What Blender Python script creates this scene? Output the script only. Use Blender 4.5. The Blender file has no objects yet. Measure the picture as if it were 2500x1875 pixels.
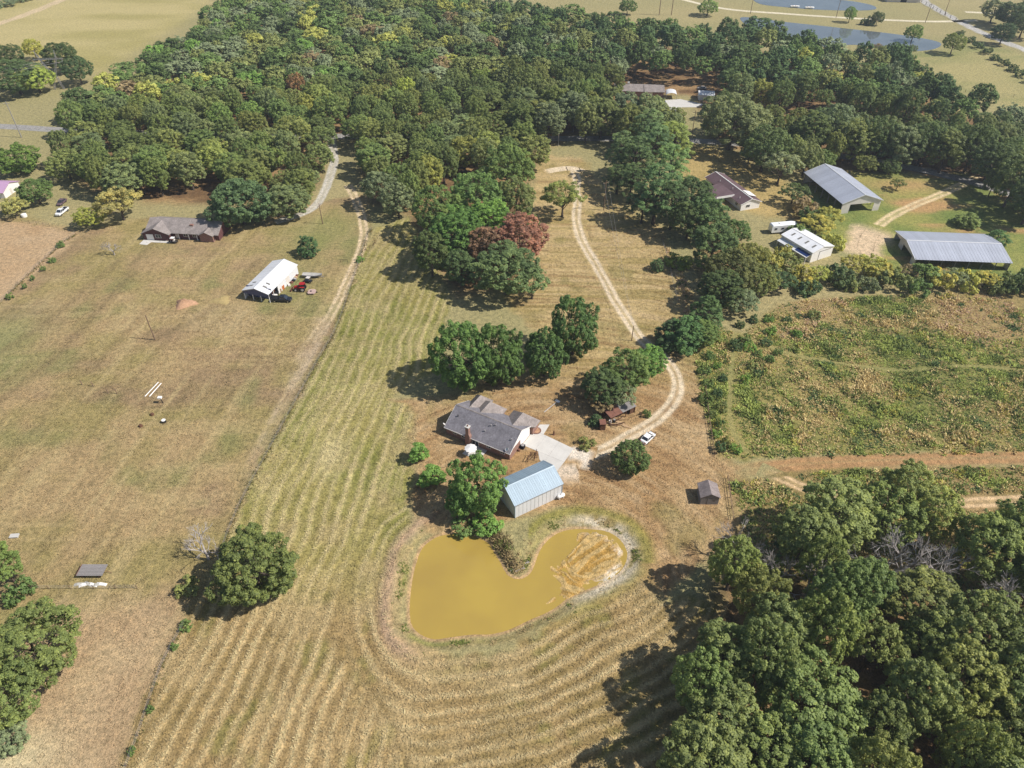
import bpy, bmesh, math, random
import numpy as np
from mathutils import Vector, Matrix, Euler

# ------------------------------------------------------------------ camera, sky, sun
S = bpy.context.scene
COL = S.collection
H, PITCH, FPX = 115.0, math.radians(40.2), 1734.0
cam_data = bpy.data.cameras.new('camera')
cam_data.sensor_width = 36.0
cam_data.lens = FPX / 2500.0 * 36.0
cam_data.clip_start, cam_data.clip_end = 1.0, 8000.0
cam = bpy.data.objects.new('camera', cam_data)
cam.location = (0, 0, H)
cam.rotation_euler = (math.pi / 2 - PITCH, 0, 0)
COL.objects.link(cam)
S.camera = cam

SUN_EL, SUN_AZ = math.radians(47.0), math.radians(-9.0)   # direction towards the sun, from +X
world = bpy.data.worlds.new('World')
S.world = world
world.use_nodes = True
wt = world.node_tree
wt.nodes.clear()
sky = wt.nodes.new('ShaderNodeTexSky')
sky.sky_type = 'NISHITA'
sky.sun_disc = False
sky.sun_elevation = SUN_EL
sky.sun_rotation = math.pi / 2 - SUN_AZ
bg = wt.nodes.new('ShaderNodeBackground')
bg.inputs['Strength'].default_value = 0.085
wo = wt.nodes.new('ShaderNodeOutputWorld')
wt.links.new(sky.outputs[0], bg.inputs[0])
wt.links.new(bg.outputs[0], wo.inputs[0])

sd = bpy.data.lights.new('sun', 'SUN')
sd.energy = 4.8
sd.angle = math.radians(0.5)
sd.color = (1.0, 0.96, 0.91)
sun = bpy.data.objects.new('sun', sd)
sv = Vector((math.cos(SUN_EL) * math.cos(SUN_AZ), math.cos(SUN_EL) * math.sin(SUN_AZ), math.sin(SUN_EL)))
sun.rotation_euler = sv.to_track_quat('Z', 'Y').to_euler()
sun.location = (60, -10, 160)
COL.objects.link(sun)
S.view_settings.view_transform = 'Standard'
S.view_settings.look = 'None'
S.view_settings.exposure = 0.30
S.view_settings.gamma = 1.0
S.view_settings.use_curve_mapping = False
S.render.engine = 'CYCLES'
S.cycles.max_bounces = 5
S.cycles.diffuse_bounces = 3
S.cycles.glossy_bounces = 2
S.cycles.transmission_bounces = 2
S.cycles.caustics_reflective = False
S.cycles.caustics_refractive = False

# ------------------------------------------------------------------ survey helpers
cP, sP = math.cos(PITCH), math.sin(PITCH)
def at(px, py, z=0.0):
    """ground (or height z) point seen at survey coordinate px, py of the 2500-wide plate"""
    u, v = px - 1250.0, py - 937.5
    dx, dy, dz = u, cP * FPX - sP * v, -sP * FPX - cP * v
    t = (z - H) / dz
    return (dx * t, dy * t)
def V(x, y, z=0.0):
    return at(x * 1.1302, y * 1.1302, z)
def VP(pts, z=0.0):
    return np.array([V(x, y, z) for x, y in pts])
def AP(pts, z=0.0):
    return np.array([at(x, y, z) for x, y in pts])
def zoomer(ox, oy, s):
    return lambda x, y, z=0.0: at(ox + x * s, oy + y * s, z)
def lin(r, g, b, k=1.0):
    f = lambda c: ((c / 255.0) / 12.92 if c <= 10 else (((c / 255.0) + 0.055) / 1.055) ** 2.4)
    return np.array([f(r) * k, f(g) * k, f(b) * k])

# ------------------------------------------------------------------ numpy noise and distances
def _h(ix, iy, seed):
    n = (ix.astype(np.int64) * 374761393 + iy.astype(np.int64) * 668265263 + seed * 974634777) & 0xFFFFFFFF
    n = ((n ^ (n >> 13)) * 1274126177) & 0xFFFFFFFF
    return ((n ^ (n >> 16)) & 0xFFFF) / 65535.0
def vn(x, y, seed=0):
    ix, iy = np.floor(x), np.floor(y)
    fx, fy = x - ix, y - iy
    fx = fx * fx * (3 - 2 * fx); fy = fy * fy * (3 - 2 * fy)
    a = _h(ix, iy, seed); b = _h(ix + 1, iy, seed); c = _h(ix, iy + 1, seed); d = _h(ix + 1, iy + 1, seed)
    return (a * (1 - fx) + b * fx) * (1 - fy) + (c * (1 - fx) + d * fx) * fy
def fbm(x, y, seed=0, oct=3):
    r, a, t = 0, 1.0, 0
    for o in range(oct):
        r = r + a * vn(x * 2 ** o, y * 2 ** o, seed + o * 17); t += a; a *= 0.5
    return r / t
def ss(a, b, x):
    t = np.clip((x - a) / (b - a), 0, 1)
    return t * t * (3 - 2 * t)
def pdist(x, y, pts, closed=False, margin=30.0):
    """distance to a polyline, only exact within margin"""
    pts = np.asarray(pts, float)
    out = np.full(x.shape, 1e3)
    lo, hi = pts.min(0) - margin, pts.max(0) + margin
    m = (x > lo[0]) & (x < hi[0]) & (y > lo[1]) & (y < hi[1])
    if not m.any(): return out
    X, Y = x[m], y[m]
    d2 = np.full(X.shape, 1e6)
    n = len(pts)
    for i in range(n if closed else n - 1):
        a, b = pts[i], pts[(i + 1) % n]
        e = b - a; L = max(e @ e, 1e-9)
        t = np.clip(((X - a[0]) * e[0] + (Y - a[1]) * e[1]) / L, 0, 1)
        d2 = np.minimum(d2, (X - a[0] - t * e[0]) ** 2 + (Y - a[1] - t * e[1]) ** 2)
    out[m] = np.sqrt(d2)
    return out
def pin(x, y, pts):
    pts = np.asarray(pts, float)
    out = np.zeros(x.shape, bool)
    lo, hi = pts.min(0), pts.max(0)
    m = (x > lo[0]) & (x < hi[0]) & (y > lo[1]) & (y < hi[1])
    if not m.any(): return out
    X, Y = x[m], y[m]
    c = np.zeros(X.shape, bool)
    n = len(pts)
    for i in range(n):
        a, b = pts[i], pts[i - 1]
        if a[1] == b[1]: continue
        c ^= ((a[1] > Y) != (b[1] > Y)) & (X < (b[0] - a[0]) * (Y - a[1]) / (b[1] - a[1]) + a[0])
    out[m] = c
    return out
def psd(x, y, pts, margin=30.0):
    d = pdist(x, y, pts, True, margin)
    return np.where(pin(x, y, pts), -d, d)
def smooth_line(pts, step=1.0):
    """Catmull-Rom through pts, resampled"""
    p = np.asarray(pts, float)
    q = np.vstack([2 * p[0] - p[1], p, 2 * p[-1] - p[-2]])
    out = []
    for i in range(1, len(q) - 2):
        a, b, c, d = q[i - 1:i + 3]
        n = max(2, int(np.linalg.norm(c - b) / step))
        for t in np.arange(n) / n:
            out.append(0.5 * (2 * b + (c - a) * t + (2 * a - 5 * b + 4 * c - d) * t * t + (3 * b - a - 3 * c + d) * t ** 3))
    out.append(p[-1])
    return np.array(out)
def smooth_poly(pts, step=1.0):
    p = np.asarray(pts, float)
    n = len(p)
    out = []
    for i in range(n):
        a, b, c, d = p[i - 1], p[i], p[(i + 1) % n], p[(i + 2) % n]
        m = max(2, int(np.linalg.norm(c - b) / step))
        for t in np.arange(m) / m:
            out.append(0.5 * (2 * b + (c - a) * t + (2 * a - 5 * b + 4 * c - d) * t * t + (3 * b - a - 3 * c + d) * t ** 3))
    return np.array(out)

# ------------------------------------------------------------------ materials
MATS = {}
def nodes_of(name):
    m = bpy.data.materials.new(name)
    m.use_nodes = True
    nt = m.node_tree
    b = nt.nodes['Principled BSDF']
    MATS[name] = m
    return m, nt, b
def N(nt, kind, **kw):
    n = nt.nodes.new(kind)
    for k, v in kw.items():
        if hasattr(n, k): setattr(n, k, v)
        else: n.inputs[k.replace('_', ' ')].default_value = v
    return n
def ramp(nt, fac, stops):
    r = nt.nodes.new('ShaderNodeValToRGB')
    e = r.color_ramp.elements
    e[0].position, e[1].position = stops[0][0], stops[-1][0]
    for p, c in stops[1:-1]: e.new(p)
    for i, (p, c) in enumerate(stops):
        e[i].position = p
        e[i].color = (*c, 1) if not np.isscalar(c) else (c, c, c, 1)
    nt.links.new(fac, r.inputs[0])
    return r.outputs[0]
def mul(nt, a, b):
    n = nt.nodes.new('ShaderNodeMix'); n.data_type = 'RGBA'; n.blend_type = 'MULTIPLY'
    n.inputs[0].default_value = 1.0
    for s, k in ((a, 6), (b, 7)):
        if isinstance(s, bpy.types.NodeSocket): nt.links.new(s, n.inputs[k])
        else: n.inputs[k].default_value = (*s, 1)
    return n.outputs[2]
def bump(nt, b, h, dist, strength=1.0):
    n = nt.nodes.new('ShaderNodeBump')
    n.inputs['Distance'].default_value = dist
    n.inputs['Strength'].default_value = strength
    nt.links.new(h, n.inputs['Height']); nt.links.new(n.outputs[0], b.inputs['Normal'])

def mat(name, col, rough=0.7, var=0.18, scale=1.5, metal=0.0, spec=0.3, bumpd=0.0, stretch=None):
    """painted or natural solid colour with uneven wear"""
    m, nt, b = nodes_of(name)
    tc = N(nt, 'ShaderNodeTexCoord')
    src = tc.outputs['Object']
    if stretch:
        mp = N(nt, 'ShaderNodeMapping'); mp.inputs['Scale'].default_value = stretch
        nt.links.new(src, mp.inputs[0]); src = mp.outputs[0]
    n1 = N(nt, 'ShaderNodeTexNoise', Scale=scale, Detail=4.0, Roughness=0.6)
    nt.links.new(src, n1.inputs['Vector'])
    v = ramp(nt, n1.outputs[0], [(0.3, 1 - var), (0.7, 1 + var * 0.6)])
    oi = N(nt, 'ShaderNodeObjectInfo')
    v = mul(nt, v, ramp(nt, oi.outputs['Random'], [(0.0, 0.92), (1.0, 1.05)]))
    nt.links.new(mul(nt, tuple(col), v), b.inputs['Base Color'])
    b.inputs['Roughness'].default_value = rough
    b.inputs['Metallic'].default_value = metal
    b.inputs['Specular IOR Level'].default_value = spec
    if bumpd: bump(nt, b, n1.outputs[0], bumpd)
    return m

def ground_material():
    m, nt, b = nodes_of('ground_cover')
    at_ = N(nt, 'ShaderNodeAttribute', attribute_name='Col')
    geo = N(nt, 'ShaderNodeNewGeometry')
    n1 = N(nt, 'ShaderNodeTexNoise', Scale=0.9, Detail=5.0, Roughness=0.65)
    n2 = N(nt, 'ShaderNodeTexNoise', Scale=3.2, Detail=3.0, Roughness=0.7)
    n3 = N(nt, 'ShaderNodeTexVoronoi', Scale=1.6)
    for n in (n1, n2, n3): nt.links.new(geo.outputs['Position'], n.inputs['Vector'])
    c = mul(nt, at_.outputs['Color'], ramp(nt, n1.outputs[0], [(0.30, (0.62, 0.64, 0.62)), (0.5, (0.98, 0.98, 0.98)), (0.72, (1.32, 1.27, 1.2))]))
    c = mul(nt, c, ramp(nt, n2.outputs[0], [(0.30, (0.6, 0.62, 0.58)), (0.55, (1.03, 1.03, 1.03)), (0.75, (1.45, 1.4, 1.3))]))
    nt.links.new(c, b.inputs['Base Color'])
    b.inputs['Roughness'].default_value = 0.95
    b.inputs['Specular IOR Level'].default_value = 0.05
    ad = N(nt, 'ShaderNodeMath', operation='ADD')
    nt.links.new(n1.outputs[0], ad.inputs[0]); nt.links.new(n2.outputs[0], ad.inputs[1])
    bump(nt, b, ad.outputs[0], 0.22, 0.9)
    return m
def leaf_material(name, trans=0.36, spread=0.35):
    m, nt, b = nodes_of(name)
    oi = N(nt, 'ShaderNodeObjectInfo')
    tn = N(nt, 'ShaderNodeAttribute', attribute_name='tone')
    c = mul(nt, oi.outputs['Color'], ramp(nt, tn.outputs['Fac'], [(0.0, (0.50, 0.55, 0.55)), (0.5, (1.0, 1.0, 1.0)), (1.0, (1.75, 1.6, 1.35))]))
    nt.links.new(c, b.inputs['Base Color'])
    b.inputs['Roughness'].default_value = 0.55
    b.inputs['Specular IOR Level'].default_value = 0.25
    tr = N(nt, 'ShaderNodeBsdfTranslucent')
    nt.links.new(mul(nt, c, (1.12, 1.15, 0.8)), tr.inputs['Color'])
    mx = N(nt, 'ShaderNodeMixShader')
    mx.inputs[0].default_value = trans
    out = nt.nodes['Material Output']
    nt.links.new(b.outputs[0], mx.inputs[1]); nt.links.new(tr.outputs[0], mx.inputs[2])
    nt.links.new(mx.outputs[0], out.inputs['Surface'])
    return m
def vcol_material(name, rough=0.85, trans=0.0):
    m, nt, b = nodes_of(name)
    a = N(nt, 'ShaderNodeAttribute', attribute_name='Col')
    nt.links.new(a.outputs['Color'], b.inputs['Base Color'])
    b.inputs['Roughness'].default_value = rough
    b.inputs['Specular IOR Level'].default_value = 0.1
    if trans:
        tr = N(nt, 'ShaderNodeBsdfTranslucent'); nt.links.new(a.outputs['Color'], tr.inputs['Color'])
        mx = N(nt, 'ShaderNodeMixShader'); mx.inputs[0].default_value = trans
        nt.links.new(b.outputs[0], mx.inputs[1]); nt.links.new(tr.outputs[0], mx.inputs[2])
        nt.links.new(mx.outputs[0], nt.nodes['Material Output'].inputs['Surface'])
    return m
def water_material(name, col, deep, rough=0.08, wave=2.2):
    m, nt, b = nodes_of(name)
    geo = N(nt, 'ShaderNodeNewGeometry')
    n1 = N(nt, 'ShaderNodeTexNoise', Scale=0.09, Detail=3.0)
    nt.links.new(geo.outputs['Position'], n1.inputs['Vector'])
    c = ramp(nt, n1.outputs[0], [(0.35, tuple(deep)), (0.65, tuple(col))])
    nt.links.new(c, b.inputs['Base Color'])
    b.inputs['Roughness'].default_value = rough
    b.inputs['Specular IOR Level'].default_value = 0.5
    n2 = N(nt, 'ShaderNodeTexNoise', Scale=wave, Detail=2.0)
    nt.links.new(geo.outputs['Position'], n2.inputs['Vector'])
    bump(nt, b, n2.outputs[0], 0.02, 0.4)
    return m

GROUND = ground_material()
LEAF = leaf_material('leaves')
NEEDLE = leaf_material('needles', 0.26)
HERB = vcol_material('herbage', 0.8, 0.2)
STRAW = vcol_material('cut_straw', 0.8, 0.1)
BARK = mat('bark', (0.10, 0.075, 0.055), 0.9, 0.4, 3.0, bumpd=0.05)
PALEBARK = mat('weathered_bark', (0.40, 0.36, 0.33), 0.9, 0.3, 3.0)

# ------------------------------------------------------------------ object helpers
def tag(o, label=None, cat=None, group=None, kind=None):
    if label: o['label'] = label
    if cat: o['category'] = cat
    if group: o['group'] = group
    if kind: o['kind'] = kind
    return o
def empty(name, label, cat, loc=(0, 0, 0), rz=0.0, group=None):
    o = bpy.data.objects.new(name, None)
    o.empty_display_size = 0.5
    o.location = (loc[0], loc[1], loc[2] if len(loc) > 2 else 0.0)
    o.rotation_euler = (0, 0, rz)
    COL.objects.link(o)
    return tag(o, label, cat, group)
def link(name, me, parent=None, loc=None, rot=None, mtx=None):
    o = bpy.data.objects.new(name, me)
    if parent: o.parent = parent
    if loc is not None: o.location = loc
    if rot is not None: o.rotation_euler = rot
    if mtx is not None: o.matrix_local = mtx
    COL.objects.link(o)
    return o
def np_mesh(name, v, f, material, tone=None, col=None, smooth=False):
    """v (n,3); f (m,k) int array of equal-sized faces"""
    me = bpy.data.meshes.new(name)
    v = np.ascontiguousarray(v, np.float32); f = np.ascontiguousarray(f, np.int32)
    m, k = f.shape
    me.vertices.add(len(v)); me.vertices.foreach_set('co', v.ravel())
    me.loops.add(m * k); me.loops.foreach_set('vertex_index', f.ravel())
    me.polygons.add(m)
    me.polygons.foreach_set('loop_start', np.arange(0, m * k, k, dtype=np.int32))
    if smooth: me.polygons.foreach_set('use_smooth', np.ones(m, bool))
    if tone is not None:
        a = me.attributes.new('tone', 'FLOAT', 'POINT'); a.data.foreach_set('value', np.ascontiguousarray(tone, np.float32))
    if col is not None:
        a = me.attributes.new('Col', 'FLOAT_COLOR', 'POINT')
        c4 = np.ones((len(v), 4), np.float32); c4[:, :3] = col
        a.data.foreach_set('color', c4.ravel())
    me.materials.append(material)
    me.update(calc_edges=True)
    return me

class MB:
    """collects boxes, tubes and faces into one mesh"""
    def __init__(s): s.v, s.f = [], []
    def add(s, vs, fs):
        n = len(s.v); s.v += [tuple(map(float, p)) for p in vs]; s.f += [tuple(i + n for i in q) for q in fs]; return s
    def box(s, x0, x1, y0, y1, z0, z1, m=None):
        p = [(x, y, z) for z in (z0, z1) for y in (y0, y1) for x in (x0, x1)]
        if m is not None: p = [m @ Vector(q) for q in p]
        return s.add(p, [(0, 2, 3, 1), (4, 5, 7, 6), (0, 1, 5, 4), (2, 6, 7, 3), (0, 4, 6, 2), (1, 3, 7, 5)])
    def quad(s, a, b, c, d): return s.add([a, b, c, d], [(0, 1, 2, 3)])
    def slab(s, top, th):
        """top: list of corner points (one face, counter-clockwise from above); extruded down by th"""
        n = len(top)
        low = [(p[0], p[1], p[2] - th) for p in top]
        return s.add(list(top) + low, [tuple(range(n)), tuple(range(2 * n - 1, n - 1, -1))] + [(i, n + i, n + (i + 1) % n, (i + 1) % n) for i in range(n)])
    def tube(s, a, b, r0, r1=None, n=6, caps=True):
        r1 = r0 if r1 is None else r1
        a, b = Vector(a), Vector(b); d = b - a
        if d.length < 1e-6: return s
        t = d.orthogonal().normalized(); u = d.cross(t).normalized()
        vs = []
        for p, r in ((a, r0), (b, r1)):
            for i in range(n):
                w = 2 * math.pi * i / n
                vs.append(p + (t * math.cos(w) + u * math.sin(w)) * r)
        fs = [(i, (i + 1) % n, n + (i + 1) % n, n + i) for i in range(n)]
        if caps: fs += [tuple(range(n - 1, -1, -1)), tuple(range(n, 2 * n))]
        return s.add(vs, fs)
    def lathe(s, prof, n=12, c=(0, 0, 0)):
        """prof: (r, z) list"""
        vs = [(c[0] + r * math.cos(2 * math.pi * i / n), c[1] + r * math.sin(2 * math.pi * i / n), c[2] + z) for r, z in prof for i in range(n)]
        fs = [(k * n + i, k * n + (i + 1) % n, (k + 1) * n + (i + 1) % n, (k + 1) * n + i) for k in range(len(prof) - 1) for i in range(n)]
        fs += [tuple(range(n - 1, -1, -1)), tuple(range((len(prof) - 1) * n, len(prof) * n))]
        return s.add(vs, fs)
    def loft(s, rings, caps=True):
        """rings: equal-length closed loops of points"""
        n = len(rings[0]); vs = [p for r in rings for p in r]
        fs = [(k * n + i, k * n + (i + 1) % n, (k + 1) * n + (i + 1) % n, (k + 1) * n + i) for k in range(len(rings) - 1) for i in range(n)]
        if caps: fs += [tuple(range(n - 1, -1, -1)), tuple(range((len(rings) - 1) * n, len(rings) * n))]
        return s.add(vs, fs)
    def mesh(s, name, material, smooth=False):
        me = bpy.data.meshes.new(name); me.from_pydata(s.v, [], s.f)
        if smooth:
            for p in me.polygons: p.use_smooth = True
        me.materials.append(material); me.update(); return me
    def build(s, name, material, parent=None, loc=None, rot=None, smooth=False, label=None):
        o = link(name, s.mesh(name, material, smooth), parent, loc, rot)
        if label: o['label'] = label
        return o

# ------------------------------------------------------------------ land: outlines in survey coordinates
pz = zoomer(960, 1220, 680 / 2212)
POND = smooth_poly(np.array([pz(x, y) for x, y in [(330, 265), (210, 355), (150, 500), (112, 680), (98, 850), (108, 970), (150, 1045), (230, 1100),
    (330, 1125), (480, 1105), (650, 1085), (760, 1085), (920, 1050), (1100, 965), (1250, 900), (1350, 835), (1420, 775), (1560, 720), (1700, 660),
    (1810, 590), (1870, 510), (1890, 420), (1855, 330), (1780, 255), (1680, 213), (1550, 200), (1400, 203), (1290, 235), (1200, 300), (1140, 380),
    (1105, 470), (1075, 545), (1010, 592), (930, 570), (880, 480), (830, 400), (780, 320), (700, 275), (600, 245), (450, 240)]]), 1.0)
LOBE = np.array([pz(x, y) for x, y in [(1090, 520), (1230, 380), (1400, 180), (1700, 150), (1950, 400), (1800, 640), (1400, 850), (1080, 1000), (720, 1110), (700, 1010), (960, 900), (1150, 780), (1200, 700), (1120, 600)]])
ZW = -0.55                                           # water level of the farm pond
FENCE = VP([(803, 497), (790, 520), (735, 690), (690, 775), (600, 940), (515, 1100), (480, 1190)])
FENCE2 = VP([(402, 1345), (350, 1440), (300, 1590), (250, 1720)])
PASTURE = VP([(-400, 470), (60, 470), (160, 500), (330, 470), (560, 480), (640, 440), (740, 430), (800, 420), (800, 500), (735, 690), (690, 772), (515, 1098),
    (480, 1190), (402, 1345), (350, 1440), (300, 1590), (200, 1850), (-400, 1850)])
HAY = VP([(803, 497), (880, 470), (930, 560), (975, 650), (960, 720), (930, 800), (850, 860), (910, 900), (890, 1010), (885, 1100), (900, 1140), (870, 1200),
    (855, 1330), (900, 1400), (1000, 1420), (1130, 1385), (1390, 1250), (1430, 1300), (1570, 1300), (1650, 1850), (130, 1850), (300, 1590), (350, 1440), (402, 1345), (480, 1190),
    (515, 1100), (690, 775), (735, 690)])
YARD = VP([(1160, 335), (1260, 340), (1310, 420), (1440, 500), (1460, 640), (1500, 730), (1530, 860), (1552, 970), (1590, 1010), (1625, 1120), (1560, 1190), (1430, 1290),
    (1380, 1250), (1380, 1150), (1200, 1100), (1090, 1130), (1000, 1160), (920, 1140), (890, 1080), (900, 900), (850, 860), (1000, 850), (1200, 750), (1090, 650), (1150, 500)])
MEADOW = VP([(1430, 510), (1460, 560), (1500, 640), (1540, 700), (1600, 720), (1700, 650), (2300, 620), (2600, 980), (2300, 978), (1560, 992), (1543, 960), (1505, 800), (1470, 640)])
VERGE = VP([(1570, 1030), (1640, 1032), (1700, 1010), (2300, 998), (2400, 1300), (1640, 1250), (1600, 1120)])
LAWN = VP([(1760, 370), (2090, 375), (2212, 470), (2330, 560), (2212, 610), (1900, 600), (1700, 480)])
RYARD = VP([(1480, 300), (1545, 320), (1700, 390), (1730, 460), (1660, 475), (1560, 440), (1470, 400)])
WOODS = [VP(p) for p in (
    [(120, 330), (225, 225), (330, 150), (470, 60), (560, 0), (1000, 10), (1050, 40), (1300, 80), (1490, 110), (1640, 110), (1830, 155), (1960, 165), (2040, 230), (2200, 290), (2300, 420),
     (2212, 460), (2080, 380), (1740, 370), (1545, 310), (1500, 210), (1440, 200), (1330, 250), (1160, 330), (1120, 480), (1150, 600), (1000, 640), (910, 560), (880, 460), (800, 440), (770, 300), (700, 290), (690, 400), (600, 440), (330, 440), (200, 410)],
    [(1500, 440), (1560, 440), (1630, 590), (1610, 640), (1540, 660), (1520, 600)],
    [(1540, 1290), (1600, 1130), (1720, 1080), (2000, 1050), (2300, 1180), (2600, 1850), (1330, 1850), (1450, 1500)])]
DIRT_FADE = VP([(715, 680), (690, 690), (655, 760), (600, 870), (545, 1000), (535, 1060), (590, 960), (690, 772), (712, 715)])
PALE_SW = VP([(-100, 1500), (130, 1300), (350, 1290), (395, 1340), (250, 1700), (-200, 1850)])
WEST_TAN = VP([(-400, 480), (60, 482), (160, 505), (120, 560), (60, 600), (0, 650), (-200, 800)])
FARFIELD = VP([(-400, 200), (0, 110), (210, 160), (330, 90), (440, 20), (480, -60), (-400, -60)])
EASTGREEN = VP([(1830, 110), (1990, 110), (2110, 90), (2260, 130), (2400, 300), (2160, 240), (2040, 190), (1990, 130)])
TRAILS = [smooth_line(VP(p)) for p in ([(1588, 720), (1580, 800), (1576, 870), (1583, 930), (1612, 975)], [(1600, 722), (1700, 762), (1800, 782), (1950, 800), (2080, 790), (2230, 800)])]
RUT_LINES = [smooth_line(VP(p)) for p in ([(-20, 880), (120, 770), (230, 650), (330, 520)], [(0, 760), (110, 690), (260, 560)], [(330, 735), (470, 660), (560, 560)])]
C_ = lambda r, g, b: lin(r, g, b, 0.74) * np.array([0.98, 1.0, 1.06])

def gheight(x, y):
    """terrain height: flat land, the pond basin with its low bank, hay swaths"""
    z = np.zeros(x.shape)
    d = psd(x, y, POND, 25.0)
    near = d < 900
    if near.any():
        dn = d[near]
        X, Y = x[near], y[near]
        main = -0.42 - 1.5 * ss(0, 4.0, -dn)
        lob = psd(X, Y, LOBE, 25.0)
        w = ss(2.5, -3.5, lob)
        inside = main * (1 - w) + (-0.42 - 0.5 * ss(0, 2.0, -dn)) * w
        bank = 0.35 * np.exp(-((dn - 3.2) / 1.8) ** 2)
        z[near] = np.where(dn < 0, np.minimum(inside, -0.42), np.where(dn < 1.6, -0.42 + (0.42 + bank) * ss(0, 1.6, dn), bank))
    s, amp = rows(x, y)
    z = z + amp * 0.13 * s
    return z

def rows(x, y, sig=0.20):
    """hay swath profile 0..1 and its local strength"""
    inh = psd(x, y, HAY, 12.0)
    m = inh < 3
    s = np.zeros(x.shape); amp = np.zeros(x.shape)
    if not m.any(): return s, amp
    X, Y = x[m], y[m]
    wob = (fbm(X / 22, Y / 22, 3) - 0.5) * 4.2 + (fbm(X / 3, Y / 3, 6) - 0.5) * 0.5
    A, B = FENCE[2], FENCE[5]
    e = (B - A) / np.linalg.norm(B - A)
    df = -((X - A[0]) * e[1] - (Y - A[1]) * e[0]) * -1.0
    # rows follow the fence in the west and bend round the pond in the south
    dp = psd(X, Y, POND, 60.0)
    lim = 11 + 27 * ss(-24, -4, X)
    g = np.where(dp > 900, 0, ss(lim + 5, lim - 4, dp)) * ss(108, 96, Y)
    p1 = np.abs(df + wob) / 2.75; p2 = (np.where(dp > 900, 0, dp) + wob * 1.3) / 2.6
    sg = sig * (0.6 + 1.0 * fbm(X / 4, Y / 4, 44)); aux = 0.55 * ss(.45, .7, fbm(X / 13, Y / 13, 45))
    st = lambda p: np.exp(-(((p % 1.0) - 0.5) / sg) ** 2) * (0.55 + 0.75 * vn(np.floor(p), p * 0 + fbm(X / 30, Y / 30, 46) * 3, 47)) + aux * np.exp(-((((p + .42) % 1.0) - 0.5) / (sg * .7)) ** 2)
    sv_ = st(p1) * (1 - g) + st(p2) * g
    mess = fbm(X / 6, Y / 6, 41)
    s[m] = sv_ * (0.55 + 0.8 * fbm(X / 5, Y / 5, 31))
    amp[m] = ss(1.5, -1.0, inh[m]) * (1 - 0.75 * np.exp(-((g - 0.5) / 0.22) ** 2)) * (0.55 + 0.6 * mess)
    return s, amp

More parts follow.
